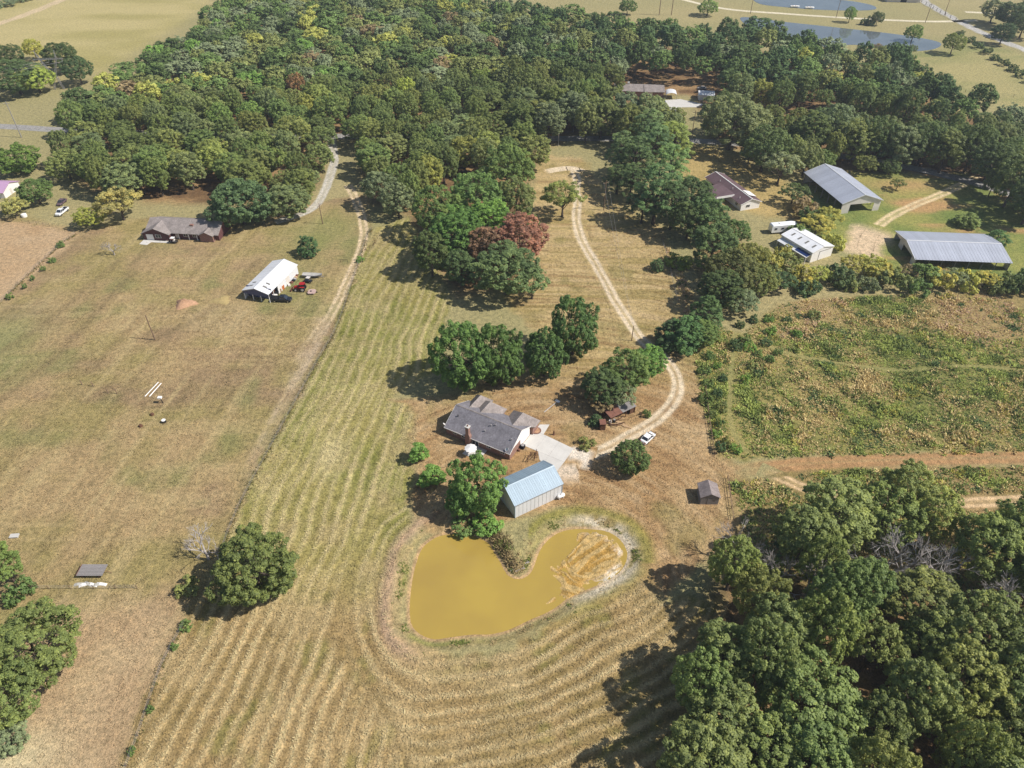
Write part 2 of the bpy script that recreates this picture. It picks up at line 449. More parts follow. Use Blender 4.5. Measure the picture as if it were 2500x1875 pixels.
def gcolor(x, y):
    n = len(x)
    xw = x + (fbm(x / 4, y / 4, 71) - 0.5) * 5; yw = y + (fbm(x / 4, y / 4, 72) - 0.5) * 5
    big = fbm(x / 26, y / 26, 1)[:, None]; mid = fbm(x / 7, y / 7, 2)[:, None]; fine = fbm(x / 1.7, y / 1.7, 4)[:, None]
    far = fbm(x / 60, y / 30, 8)[:, None]
    col = C_(166, 158, 108) * (1 - far) + C_(190, 172, 122) * far
    def lay(mask, c, k=1.0):
        nonlocal col
        w = (mask * k)
        w = w[:, None] if w.ndim == 1 else w
        col = col * (1 - w) + c * w
    def area(P, soft=1.5): return ss(soft, -soft, psd(xw, yw, P, 12.0))
    mixc = lambda a, b, t: a * (1 - t) + b * t
    lay(area(FARFIELD, 8), mixc(C_(184, 170, 108), C_(204, 186, 128), ss(.3, .7, fbm(x / 50, y / 14, 18, 4)[:, None])))
    lay(area(EASTGREEN, 8), mixc(C_(152, 152, 96), C_(186, 172, 116), ss(.3, .7, fbm(x / 40, y / 14, 19, 4)[:, None])))
    for P in WOODS: lay(area(P, 4), mixc(C_(128, 100, 70), C_(178, 144, 100), ss(0.35, 0.7, mid)))
    # pasture
    A, B = FENCE[2], FENCE[5]
    e = (B - A) / np.linalg.norm(B - A)
    u = x * e[0] + y * e[1]; v = -x * e[1] + y * e[0]
    streak = fbm(u / 30, v / 1.6, 51, 3)[:, None]
    east = fbm(x / 34, y / 1.8, 52, 3)[:, None]
    pm = area(PASTURE, 1.2)
    t1 = ss(0.36, 0.66, big * 0.55 + mid * 0.45)
    pc = mixc(C_(170, 152, 98), C_(188, 160, 114), t1)
    pc = mixc(pc, C_(166, 138, 104), ss(0.5, 0.8, fbm(x / 16, y / 12, 9)[:, None]) * 0.8)
    pc = mixc(pc, C_(148, 145, 90), ss(0.58, 0.8, fbm(x / 13, y / 13, 10)[:, None]) * 0.7)
    pc = mixc(pc, C_(204, 180, 128), ss(0.56, 0.8, streak) * 0.55)
    pc = mixc(pc, C_(140, 122, 84), ss(0.42, 0.2, streak) * 0.35)
    pc = mixc(pc, C_(206, 180, 130), ss(0.6, 0.78, east) * 0.3)
    lay(pm, pc)
    lay(area(WEST_TAN, 1.0), mixc(C_(196, 160, 116), C_(208, 178, 138), mid))
    gx, gy = V(620, 610); lay(np.exp(-(((x - gx) / 9) ** 2 + ((y - gy) / 13) ** 2)), C_(138, 144, 86), 0.6)
    gx, gy = V(0, 740); lay(np.exp(-(((x - gx) / 10) ** 2 + ((y - gy) / 14) ** 2)), C_(136, 146, 90), 0.6)
    gx, gy = V(700, 500); lay(np.exp(-(((x - gx) / 14) ** 2 + ((y - gy) / 16) ** 2)), C_(140, 148, 84), 0.6)
    for P in RUT_LINES: lay(np.exp(-(pdist(x, y, P, margin=8) / 1.3) ** 2), C_(144, 124, 88), 0.5)
    gx, gy = V(480, 690); lay(ss(14, 6, np.hypot(x - gx, (y - gy) * 1.3)) * (fine[:, 0] > 0.35), C_(196, 172, 128), 0.45)
    lay(area(PALE_SW, 5.0), mixc(C_(214, 186, 142), C_(188, 156, 116), mid), 0.85)
    gx, gy = V(10, 1640); lay(np.exp(-(((x - gx) / 9) ** 2 + ((y - gy) / 5) ** 2)), C_(230, 212, 164), 0.8)
    lay(ss(2.5, -3.0, psd(xw, yw, DIRT_FADE, 12)) * (0.35 + 0.65 * ss(0.35, 0.6, streak[:, 0])), C_(210, 186, 152), 0.85)
    # hay field
    hm = area(HAY, 0.8)
    lower = ss(96, 72, y + (big[:, 0] - 0.5) * 30)[:, None]
    hc = mixc(mixc(C_(148, 146, 74), C_(172, 158, 92), t1), mixc(C_(152, 130, 80), C_(176, 148, 98), t1), lower)
    hc = mixc(hc, C_(134, 134, 64), ss(0.56, 0.75, fbm(x / 5, y / 5, 12)[:, None]) * 0.55)
    s, amp = rows(x, y)
    w = np.clip(s * amp, 0, 1)[:, None]
    hc = mixc(hc, mixc(C_(222, 204, 142), C_(226, 196, 142), lower), np.clip(w * 1.0, 0, 0.95))
    hc = mixc(hc, C_(206, 180, 130), ss(0.52, 0.8, fbm(x / 9, y / 9, 14)[:, None]) * 0.5)
    lay(hm, hc)
    gx, gy = V(715, 980); lay(np.exp(-(((x - gx) / 3.5) ** 2 + ((y - gy) / 7) ** 2)), C_(232, 212, 156), 0.75)
    # mown yard round the house
    ym = area(YARD, 1.5)
    rad = np.hypot(x - POND[:, 0].mean() - 8, y - POND[:, 1].mean())
    an = np.arctan2(y - POND[:, 1].mean(), x - POND[:, 0].mean() - 8)
    mow = fbm(rad / 0.9, an * 5, 61, 2)[:, None]
    yc = mixc(C_(184, 148, 102), C_(202, 170, 122), t1)
    up = ss(128, 150, y)[:, None]
    yc = mixc(yc, mixc(C_(190, 164, 108), C_(214, 186, 132), mid), up)
    yc = mixc(yc, C_(214, 184, 140), ss(0.52, 0.8, mow) * 0.45); yc = mixc(yc, C_(140, 104, 70), ss(0.44, 0.2, mow) * 0.5)
    yc = mixc(yc, C_(146, 136, 78), ss(0.6, 0.8, fbm(x / 8, y / 10, 66)[:, None]) * 0.5)
    hatch = fbm(x / 20, y / 1.1, 67, 2)[:, None]
    yc = mixc(yc, C_(150, 134, 72), ss(0.55, 0.7, hatch) * 0.45 * up)
    lay(ym, yc)
    # rough meadow
    mm = area(MEADOW, 1.5)
    dry = ss(150, 175, y + (big[:, 0] - 0.5) * 40)[:, None]
    mc = mixc(mixc(C_(134, 134, 74), C_(168, 154, 92), t1), mixc(C_(172, 150, 98), C_(194, 158, 116), mid), dry * 0.8)
    lay(mm, mc)
    for P in TRAILS: lay(np.exp(-(pdist(x, y, P, margin=8) / 0.8) ** 2), C_(172, 164, 106), 0.55)
    lay(area(VERGE, 2.0), mixc(C_(140, 130, 74), C_(186, 152, 108), mid))
    # barn lawn, yard east
    lc = mixc(C_(128, 142, 76), C_(168, 164, 92), t1)
    lc = mixc(lc, C_(200, 160, 108), ss(0.55, 0.75, fbm(x / 18, y / 9, 77)[:, None]))
    lay(area(LAWN, 3.0), lc)
    gx, gy = V(1960, 400); lay(np.exp(-(((x - gx) / 16) ** 2 + ((y - gy) / 6) ** 2)), C_(204, 164, 112), 0.8)
    lay(area(RYARD, 3.0), mixc(C_(172, 150, 92), C_(206, 178, 118), mid))
    # pond margin
    d = psd(x, y, POND, 14.0)
    lob = psd(x, y, LOBE, 25.0)
    ring = lambda c, w_: np.exp(-((d + (mid[:, 0] - 0.5) * 2 - c) / w_) ** 2)
    west = ss(-14, -20, x)
    eastlobe = ss(6.0, 0.0, lob) * ss(66, 72, y)
    lay(ring(1.0, 0.9), C_(178, 152, 106), 0.6)
    lay(ring(0.8, 0.6), C_(138, 150, 66), 0.55 * (1 - 0.8 * eastlobe) * ss(.35, .6, mid[:, 0]))
    lay(ring(3.6, 1.5) * west, C_(206, 172, 138), 0.85)
    lay(ring(3.4, 1.3) * (y > 82) * (x > 3), C_(146, 140, 64), 0.8)
    lay(ring(0.6, 1.5) * eastlobe * ss(8, 17, x), C_(238, 222, 192), 0.85 * ss(.3, .5, fine[:, 0]))
    lay(ring(3.4, 1.2) * eastlobe, C_(176, 160, 92), 0.7)
    inside = ss(0.2, -0.4, d)
    lay(inside, mixc(C_(196, 160, 112), C_(210, 176, 130), mid))
    lay(inside * eastlobe * ss(-4.0, -0.4, d + (fine[:, 0] - .5) * 3) * ss(14, 19, x), C_(236, 218, 188), 0.7)
    return np.clip(col * (0.94 + 0.12 * fine), 0, 1)

def ground_grid():
    def axis(lo, hi, step, grow, cap, end_lo, end_hi):
        core = list(np.arange(lo, hi + 1e-6, step)); a, s_ = core[-1], step
        while a < end_hi: s_ = min(s_ * grow, cap if a < 420 else 1e9); a += s_; core.append(a)
        a, s_, pre = core[0], step, []
        while a > end_lo: s_ = min(s_ * grow, cap if a > -420 else 1e9); a -= s_; pre.append(a)
        return np.array(pre[::-1] + core)
    gx = axis(-80, 80, 0.5, 1.02, 2.6, -4500, 4500)
    gy = axis(42, 180, 0.5, 1.02, 2.6, -900, 6000)
    X, Y = np.meshgrid(gx, gy)
    x, y = X.ravel(), Y.ravel()
    nx, ny = len(gx), len(gy)
    i = np.arange(nx * (ny - 1)).reshape(ny - 1, nx)[:, :-1].ravel()
    f = np.stack([i, i + 1, i + 1 + nx, i + nx], 1)
    z = gheight(x, y)
    me = np_mesh('ground', np.stack([x, y, z], 1), f, GROUND, col=gcolor(x, y), smooth=True)
    return tag(link('ground', me), 'fields, pasture and mown yard of the farm', kind='structure')
ground_grid()

# ---- water
def water_sheet(name, label, poly, z, material):
    b = MB(); b.add([(p[0], p[1], z) for p in poly], [tuple(range(len(poly)))])
    o = b.build(name, material); return tag(o, label, kind='structure')
MUDDY = water_material('muddy_water', lin(194, 165, 78, 0.72), lin(182, 153, 76, 0.72), 0.10, 1.6)
BLUEW = water_material('pond_water', lin(140, 148, 150, 0.5), lin(124, 132, 134, 0.5), 0.05, 0.6)
cen = POND.mean(0)
water_sheet('farm_pond_water', 'murky ochre water of the kidney shaped farm pond', POND + (POND - cen) * 0.01, ZW, MUDDY)
water_sheet('far_pond_water', 'long blue grey pond beyond the woods', smooth_poly(VP([(1600, 38), (1700, 48), (1830, 62), (1950, 76), (2030, 92), (2010, 108), (1930, 110), (1850, 97), (1760, 100), (1650, 75)]), 3.0), 0.06, BLUEW)
water_sheet('upper_pond_water', 'blue pond at the far edge of the fields', smooth_poly(VP([(1630, -8), (1640, 8), (1700, 16), (1790, 22), (1880, 22), (1890, 14), (1850, 4), (1780, -4), (1700, -14)]), 3.0), 0.06, BLUEW)

def mud_flat():
    """silted eastern lobe: rutted mud just breaking the water"""
    st = 0.16
    gx = np.arange(POND[:, 0].min(), POND[:, 0].max(), st); gy = np.arange(POND[:, 1].min(), POND[:, 1].max(), st)
    X, Y = np.meshgrid(gx, gy); x, y = X.ravel(), Y.ravel()
    d = -psd(x, y, POND, 20.0); lob = psd(x, y, LOBE, 20.0)
    k = ss(1.0, -4.5, lob + (fbm(x / 3, y / 3, 7) - .5) * 3)
    cx, cy = pz(1560, 400)
    ang = np.where(fbm(x / 11, y / 11, 5) > .52, 0.72, 0.56)
    r = np.hypot(x - cx, y - cy)
    a = x * np.cos(ang) + y * np.sin(ang); b_ = -x * np.sin(ang) + y * np.cos(ang)
    wob = fbm(x / 5, y / 5, 55) * 2.2
    line = fbm((a + wob) / 9, (b_ + wob) / .42, 11, 2)
    loop = fbm((r + wob) / .5, np.arctan2(y - cy, x - cx) * 3, 13, 2)
    mixr = ss(.4, .6, fbm(x / 8, y / 8, 21)) * ss(3, 7, r)
    rib = line * (1 - mixr) + loop * mixr
    pool = ss(9.0, 2.5, np.hypot((x - cx + 1.5) * .8, (y - cy + 0.5) * 1.15)) * .05 + ss(.45, .75, fbm(x / 5, y / 5, 29)) * .06
    z = ZW + 0.135 + (rib - .50) * .32 - pool * 1.3 + (.12 + .16 * ss(6, 16, x)) * ss(6.0, .3, d) - .9 * (1 - k)
    z = np.where(d < .25, np.minimum(z, -0.40), z)
    nx, ny = len(gx), len(gy)
    i = (np.arange(ny - 1)[:, None] * nx + np.arange(nx - 1)[None, :]).ravel()
    f = np.stack([i, i + 1, i + 1 + nx, i + nx], 1)
    ok = (d[f] > -0.15).all(1) & (k[f] > .02).any(1)
    f = f[ok]; used = np.unique(f); re = np.full(len(x), -1); re[used] = np.arange(len(used)); f = re[f]
    t = ss(.42, .62, rib)[:, None]; w_ = (ss(3.2, .3, d + (rib - .5) * 5) * ss(12, 19, x))[:, None]
    c = C_(194, 152, 80) * (1 - t) + C_(214, 180, 118) * t
    c = c * (1 - w_) + C_(240, 226, 200) * w_
    me = np_mesh('mud_flat', np.stack([x, y, z], 1)[used], f, GROUND, col=c[used], smooth=True)
    tag(link('mud_flat', me), 'rutted pale mud in the silted lobe of the farm pond', kind='structure')
mud_flat()

# ---- roads and tracks: strips whose verge takes the colour of the land beside them
def strip(name, label, pts, width, surf, kind='ruts', step=0.8, gauge=1.65, rut=0.42, fade=(0, 0), across=18, lift=0.03, blend=0.35):
    line = smooth_line(pts, step)
    t = np.gradient(line, axis=0); t /= np.linalg.norm(t, axis=1)[:, None]
    nrm = np.stack([-t[:, 1], t[:, 0]], 1)
    o = np.linspace(-width / 2, width / 2, across)
    P = line[:, None, :] + nrm[:, None, :] * o[None, :, None]
    x, y = P[..., 0].ravel(), P[..., 1].ravel()
    off = np.tile(o, len(line)); s = np.repeat(np.linspace(0, 1, len(line)), across)
    n1 = fbm(x / 1.3, y / 1.3, 91); n2 = fbm(x / 5, y / 5, 92)
    off = off + (n2 - 0.5) * (0.6 if width < 8 else 5.0)
    if kind == 'ruts':
        m = np.maximum(np.exp(-((np.abs(off) - gauge / 2) / rut) ** 4), blend * ss(width * 0.42, width * 0.25, np.abs(off)))
        m *= 0.78 + 0.35 * n1
    else:
        m = ss(width * 0.5, width * (0.42 if width < 8 else 0.25), np.abs(off) + (n1 - 0.5) * 0.5) * ss(width * .5, width * .46, np.abs(np.tile(o, len(line))))
    if fade[0]: m = m * ss(0, fade[0], s)
    if fade[1]: m = m * ss(1, 1 - fade[1], s)
    m = np.clip(m * ss(width * 0.5, width * 0.4, np.abs(np.tile(o, len(line)))), 0, 1)[:, None] if kind == 'ruts' else np.clip(m, 0, 1)[:, None]
    c = gcolor(x, y) * (1 - m) + surf * (0.8 + 0.4 * n1[:, None]) * m
    z = gheight(x, y) + lift - (0.02 * m[:, 0] if kind == 'ruts' else 0)
    i = (np.arange(len(line) - 1)[:, None] * across + np.arange(across - 1)[None, :]).ravel()
    f = np.stack([i, i + across, i + across + 1, i + 1], 1)
    me = np_mesh(name, np.stack([x, y, z], 1), f, GROUND, col=c, smooth=True)
    return tag(link(name, me), label, kind='structure')
GRAVEL, PALE, DIRT, GREY = lin(226, 206, 176, 0.85), lin(222, 206, 182, 0.85), lin(184, 144, 102, 0.8), lin(168, 164, 160, 0.8)
DRIVE_MAIN = VP([(1236, 360), (1246, 385), (1244, 410), (1248, 430), (1246, 480), (1258, 520), (1290, 575), (1330, 650), (1362, 700), (1390, 738), (1425, 765), (1455, 800), (1464, 835), (1452, 870), (1420, 905), (1370, 935), (1320, 965), (1275, 985)])
strip('gravel_driveway', 'pale two track gravel driveway curving to the brick house', DRIVE_MAIN, 5.2, GRAVEL, gauge=1.9, rut=0.66, blend=0.28)
strip('gravel_turnaround', 'pale gravel loop at the head of the driveway', VP([(1175, 372), (1205, 366), (1235, 364), (1262, 372)]), 4.5, GRAVEL, 'full', fade=(0.15, 0.15))
strip('gravel_lane', 'grey gravel lane coming out of the woods to the brown house', VP([(716, 300), (722, 340), (716, 370), (706, 400), (692, 430), (672, 452), (640, 467), (595, 480)]), 4.6, lin(205, 198, 186, 0.85), 'ruts', gauge=1.9, rut=0.8, blend=0.75)
strip('field_lane', 'two track dirt lane between the woods and the hay field', VP([(752, 400), (768, 430), (782, 470), (786, 505), (775, 550), (752, 605), (728, 655), (705, 695), (670, 740), (630, 790)]), 5.0, lin(224, 200, 164, 0.85), gauge=1.9, rut=0.6, blend=0.35, fade=(0, 0.35))
strip('farm_track', 'brown dirt farm track running east past the rough meadow', VP([(1560, 1022), (1640, 1012), (1760, 1000), (1900, 994), (2060, 990), (2240, 988)]), 6.0, DIRT, gauge=1.9, rut=1.0, blend=0.7, fade=(0.2, 0))
strip('lower_track', 'pale two track path branching south of the farm track', VP([(1640, 1012), (1690, 1034), (1750, 1058), (1840, 1073), (1950, 1082), (2060, 1086), (2150, 1083), (2260, 1076)]), 4.4, lin(222, 190, 148, 0.85), gauge=1.8, rut=0.5, fade=(0.12, 0))
strip('barn_driveway', 'pale gravel drive running up from the barns to the woods', VP([(1868, 540), (1878, 510), (1910, 478), (1960, 450), (2020, 425), (2075, 400), (2110, 380)]), 5.2, lin(226, 202, 160, 0.85), gauge=2.1, rut=0.75, blend=0.4)
strip('barn_yard', 'trampled pale gravel yard between the barns', VP([(1842, 565), (1868, 525), (1900, 488)]), 17.0, lin(218, 192, 158, 0.85), 'full', fade=(0.3, 0.25), across=24)
ROAD = VP([(-300, 262), (0, 273), (140, 281), (400, 290), (700, 294), (950, 296), (1190, 299), (1330, 300), (1530, 306), (1700, 322), (1900, 350), (2080, 388), (2212, 430), (2400, 500)])
strip('country_road', 'grey paved country road crossing behind the woods', ROAD, 6.2, GREY, 'full', step=2.0, across=12)
strip('far_road', 'grey paved road at the far right', VP([(1960, -30), (2000, 5), (2060, 40), (2120, 70), (2212, 108), (2400, 190)]), 8.0, lin(190, 186, 180, 0.85), 'full', step=3.0, across=12)
strip('far_track', 'pale gravel track past the far ponds', VP([(1440, -10), (1560, 18), (1700, 30), (1850, 40), (1990, 46), (2060, 46), (2110, 44)]), 4.5, lin(226, 214, 186, 0.85), 'full', step=3.0, across=10)
strip('far_drive', 'short pale drive off the far road', VP([(2085, 26), (2130, 28), (2200, 32)]), 4.5, lin(226, 214, 186, 0.85), 'full', step=3.0, across=10)
strip('west_margin', 'pale dirt margin of the far west field', VP([(-60, 70), (60, 30), (170, -15), (260, -50)]), 9.0, lin(208, 186, 150, 0.85), 'full', step=4.0, across=10)

# ------------------------------------------------------------------ trees: a few crowns and trunks of each kind, shared by the individual trees
def unit(v): return v / np.maximum(np.linalg.norm(v, axis=-1, keepdims=True), 1e-9)
def leaf_cards(c, nrm, size, rng, aspect=0.62):
    """small folded leaf sprays: 4 verts, 2 triangles each"""
    n = len(c)
    r = unit(rng.normal(size=(n, 3)))
    t = unit(np.cross(nrm, r)); b = np.cross(nrm, t)
    s = size * rng.uniform(0.7, 1.35, n)[:, None] if np.isscalar(size) else (size * rng.uniform(0.7, 1.35, n))[:, None]
    v = np.stack([c - t * s * .5, c - b * s * .5 * aspect - nrm * s * .10, c + t * s * .5, c + b * s * .5 * aspect - nrm * s * .10], 1).reshape(-1, 3)
    i = np.arange(n) * 4
    f = np.concatenate([np.stack([i, i + 1, i + 2], 1), np.stack([i, i + 2, i + 3], 1)])
    return v, f
def crown_mesh(name, lobes, leaf, nleaf, puffr, rng, flat=1.0, low=-0.25, inner=0.07, upbias=0.35, rnd=0.38, aspect=0.62, material=LEAF, puffs_per=14, tone_sp=0.22):
    """lobes: (cx, cy, cz, rx, rz). Leaf sprays sit on small puffs over every bough"""
    lobes = np.array(lobes)
    cen = lobes[:, :3].mean(0)
    area = lobes[:, 3] ** 2
    PC, PD, PR, PT = [], [], [], []
    for li, L in enumerate(lobes):
        k = max(4, int(puffs_per * L[3] ** 2 / area.mean()))
        d = unit(rng.normal(size=(k * 5, 3)))
        out = unit(L[None, :3] - cen + 1e-3)
        d = d[(d[:, 2] > low - 0.25) & ((d * out).sum(1) > -0.35)][:k]
        p = L[:3] + d * np.array([L[3], L[3], L[4]]) * rng.uniform(0.78, 1.0, len(d))[:, None]
        for j in range(len(lobes)):
            if j == li: continue
            q = (p - lobes[j, :3]) / np.array([lobes[j, 3], lobes[j, 3], lobes[j, 4]])
            keep = (q ** 2).sum(1) > 0.62
            p, d = p[keep], d[keep]
        PC.append(p); PD.append(d); PR.append(puffr * rng.uniform(0.65, 1.35, len(p)))
        PT.append(np.full(len(p), rng.normal(0, 0.06)) + rng.normal(0, 0.09, len(p)))
    PC, PD, PR, PT = np.vstack(PC), np.vstack(PD), np.concatenate(PR), np.concatenate(PT)
    w = PR ** 2; idx = rng.choice(len(PC), nleaf, p=w / w.sum())
    d = unit(rng.normal(size=(nleaf, 3)) + PD[idx] * 0.9 + np.array([0, 0, upbias]))
    c = PC[idx] + d * (PR[idx] * rng.uniform(0.55, 1.08, nleaf))[:, None] * np.array([1, 1, flat])
    nrm = unit(d * 0.8 + rng.normal(size=(nleaf, 3)) * rnd + np.array([0, 0, 0.4]))
    tone = 0.5 + PT[idx] + rng.normal(0, tone_sp * 0.5, nleaf)
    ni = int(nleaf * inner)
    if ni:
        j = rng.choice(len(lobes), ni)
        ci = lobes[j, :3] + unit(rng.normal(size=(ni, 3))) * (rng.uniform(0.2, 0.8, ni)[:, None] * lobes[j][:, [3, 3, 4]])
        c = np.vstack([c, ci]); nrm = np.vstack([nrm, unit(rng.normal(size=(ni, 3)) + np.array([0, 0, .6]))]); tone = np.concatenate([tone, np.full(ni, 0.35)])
    v, f = leaf_cards(c, nrm, leaf, rng, aspect)
    return np_mesh(name, v, f, material, tone=np.repeat(np.clip(tone, 0, 1), 4))
def dome_lobes(rng, R, hc, Rv, k, spread=0.58, lobe=0.46, low=-0.45):
    out = [(0, 0, hc + Rv * 0.1, R * 0.55, Rv * 0.6)]
    ga = math.pi * (3 - math.sqrt(5))
    for i in range(k):
        z = 1 - (i + 0.5) / k * (1 - low)
        r = math.sqrt(max(0, 1 - z * z)); a = i * ga + rng.uniform(-0.4, 0.4)
        s = spread * rng.uniform(0.85, 1.15)
        q = lobe * rng.uniform(0.75, 1.25)
        out.append((math.cos(a) * r * R * s, math.sin(a) * r * R * s, hc + z * Rv * s, R * q, Rv * q * 1.02))
    return out
def trunk_mesh(name, h, r, lobes, rng, material=BARK, limbs=7, split=0.45):
    b = MB()
    pts = [(0, 0, -0.1)]
    for i in range(1, 5): pts.append((rng.normal(0, 0.08) * i, rng.normal(0, 0.08) * i, h * i / 4))
    for i in range(4): b.tube(pts[i], pts[i + 1], r * (1 - i * 0.2) * (1.25 if i == 0 else 1), r * (1 - (i + 1) * 0.2), 7, caps=False)
    ls = sorted(lobes, key=lambda L: -L[3])[:limbs]
    for L in ls:
        z0 = h * rng.uniform(split, split + 0.35)
        k = z0 / h * 4; i = min(3, int(k)); a = Vector(pts[i]).lerp(Vector(pts[i + 1]), k - i)
        e = Vector(L[:3]); m = a.lerp(e, 0.5) + Vector((0, 0, -0.05 * h))
        b.tube(a, m, r * 0.45, r * 0.3, 5, False); b.tube(m, e, r * 0.3, r * 0.1, 5, False)
    return b.mesh(name, material, True)
def branchy(name, h, spread, rng, material, depth=5, r0=0.2, lean=0.0, kids=3):
    b = MB()
    def grow(p, d, L, r, k):
        q = p + d * L
        b.tube(p, q, r, r * 0.68, 5 if k > 2 else 3, False)
        if k == 0: return
        for i in range(kids if k > 1 else kids + 1):
            a = Vector(rng.normal(size=3)); a = (a - d * a.dot(d)).normalized()
            nd = (d + a * rng.uniform(0.45, 0.9) * spread + Vector((0, 0, 0.12))).normalized()
            grow(p + d * L * rng.uniform(0.6, 1.0), nd, L * rng.uniform(0.62, 0.85), r * 0.6, k - 1)
    grow(Vector((0, 0, -0.1)), Vector((lean, 0, 1)).normalized(), h * 0.34, r0, depth)
    return b.mesh(name, material)

KIND = {}     # kind -> list of (crown mesh, trunk mesh, R, H)
def make_kinds():
    rng = np.random.default_rng(7)
    for i in range(4):                                   # spreading oaks
        L = dome_lobes(rng, 6.0, 8.6, 6.2, 24 + i, 0.70, 0.31, -0.75)
        KIND.setdefault('oak', []).append((crown_mesh('oak_crown', L, 0.36, 19000, 0.58, rng, puffs_per=18, low=-.6, tone_sp=.34), trunk_mesh('oak_trunk', 9.5, 0.36, L, rng), 6.6, 15.0))
    for i in range(3):                                   # taller woodland crowns
        L = dome_lobes(rng, 4.8, 9.8, 7.4, 24, 0.70, 0.31, -0.8)
        KIND.setdefault('tall', []).append((crown_mesh('woodland_crown', L, 0.35, 17500, 0.54, rng, puffs_per=18, low=-.6, tone_sp=.34), trunk_mesh('woodland_trunk', 11, 0.3, L, rng), 5.4, 17.5))
    for i in range(2):                                   # dense clipped-looking round crowns reaching low
        L = [(0, 0, 6.3, 5.0, 4.9)] + dome_lobes(rng, 6.0, 6.3, 5.7, 26, 0.74, 0.25, -0.9)[1:]
        KIND.setdefault('round', []).append((crown_mesh('round_crown', L, 0.34, 22000, 0.5, rng, puffs_per=20, inner=0.16, tone_sp=0.36, low=-.95), trunk_mesh('round_trunk', 7, 0.35, L, rng), 6.2, 12.0))
    for i in range(2):                                   # loblolly pines
        L = []
        for t in range(7):
            z = 8 + t * 1.55; rr = 3.6 * (1 - (t / 7.6) ** 1.5) + 0.4
            for k in range(5 if t < 5 else 3):
                a = k * 2.4 + t * 1.1 + rng.uniform(-.3, .3); q = rr * rng.uniform(0.5, 0.95)
                L.append((math.cos(a) * q, math.sin(a) * q, z + rng.uniform(-.5, .5), 1.35 * rng.uniform(.75, 1.2), 0.85))
        L.append((0, 0, 18.6, 1.0, 1.2))
        KIND.setdefault('pine', []).append((crown_mesh('pine_crown', L, 0.38, 10500, 0.5, rng, aspect=0.34, puffs_per=7, inner=0.05, material=NEEDLE, upbias=0.5), trunk_mesh('pine_trunk', 18, 0.3, L, rng, limbs=14, split=0.45), 4.2, 19.5))
    for i in range(2):                                   # red cedars
        L = []
        for t in range(9):
            z = 0.9 + t * 0.95; rr = 2.7 * math.sin(min(1, (t + 2.2) / 5.0) * math.pi / 2) * (1 - (t / 9.6) ** 2.2)
            for k in range(6 if t < 6 else 4):
                a = k * 1.05 + t * 0.6 + rng.uniform(-.3, .3); q = rr * rng.uniform(0.6, 0.95)
                L.append((math.cos(a) * q, math.sin(a) * q, z + rng.uniform(-.3, .3), 0.85 * rng.uniform(.7, 1.2), 0.9))
        L.append((0, 0, 9.4, 0.5, 0.8))
        KIND.setdefault('cedar', []).append((crown_mesh('cedar_crown', L, 0.36, 8000, 0.38, rng, aspect=0.4, puffs_per=6, inner=0.05, material=NEEDLE, upbias=0.7), trunk_mesh('cedar_trunk', 8, 0.22, L, rng, limbs=4), 3.3, 10.0))
    for i in range(2):                                   # thin airy crowns
        L = dome_lobes(rng, 4.6, 6.6, 3.6, 15, 0.74, 0.27, -0.3)
        KIND.setdefault('airy', []).append((crown_mesh('airy_crown', L, 0.34, 6500, 0.55, rng, puffs_per=8, inner=0.04, tone_sp=0.3), trunk_mesh('airy_trunk', 6.5, 0.24, L, rng, limbs=15, split=0.3), 4.8, 10.4))
    for i in range(3):                                   # bushes down to the ground
        L = [(0, 0, 0.9, 0.9, 0.8)] + [(math.cos(a) * 1.0, math.sin(a) * 1.0, rng.uniform(0.5, 1.3), 0.75 * rng.uniform(.7, 1.2), 0.75) for a in rng.uniform(0, 6.28, 8)]
        KIND.setdefault('bush', []).append((crown_mesh('bush_leaves', L, 0.30, 1500, 0.34, rng, puffs_per=9, low=-.6), None, 1.8, 2.0))
    for i in range(2):                                   # young upright trees
        L = [(rng.normal(0, .5), rng.normal(0, .5), 1.1 + t * 0.42, 0.85 * (1 - (t / 11) ** 2) + .15, 0.7) for t in range(9)]
        KIND.setdefault('young', []).append((crown_mesh('young_crown', L, 0.34, 1900, 0.4, rng, puffs_per=10, rnd=0.6), trunk_mesh('young_trunk', 3.5, 0.09, L, rng, limbs=4), 1.6, 5.4))
    for i in range(2):
        KIND.setdefault('bare', []).append((branchy('bare_branches', 9, 0.85, rng, PALEBARK, 5, 0.24), None, 4.0, 9.0))
make_kinds()

GREENS = {  # leaf colours under any light
    'dark green': lin(70, 84, 48), 'deep green': lin(68, 86, 54), 'mid green': lin(86, 104, 54), 'olive green': lin(104, 108, 60), 'bright green': lin(92, 120, 50),
    'yellow green': lin(138, 136, 58), 'grey green': lin(100, 108, 82), 'rust brown': lin(140, 96, 62), 'golden': lin(140, 132, 58), 'dull brown': lin(120, 100, 74), 'dusky red': lin(150, 78, 68)}
def leafcol(v): return (np.asarray(v) * 0.78 + np.asarray(v).mean() * 0.22) * np.array([2.05, 2.12, 1.65])
GREENS = {k: leafcol(v) for k, v in GREENS.items()}
PLACED = []
TREE_NAME = {'oak': 'oak_tree', 'tall': 'woodland_tree', 'round': 'round_tree', 'pine': 'pine_tree', 'cedar': 'cedar_tree', 'airy': 'airy_tree', 'bush': 'bush', 'young': 'young_tree', 'bare': 'bare_tree'}
trng = random.Random(11)
WOODMEAN = leafcol(lin(106, 113, 60))
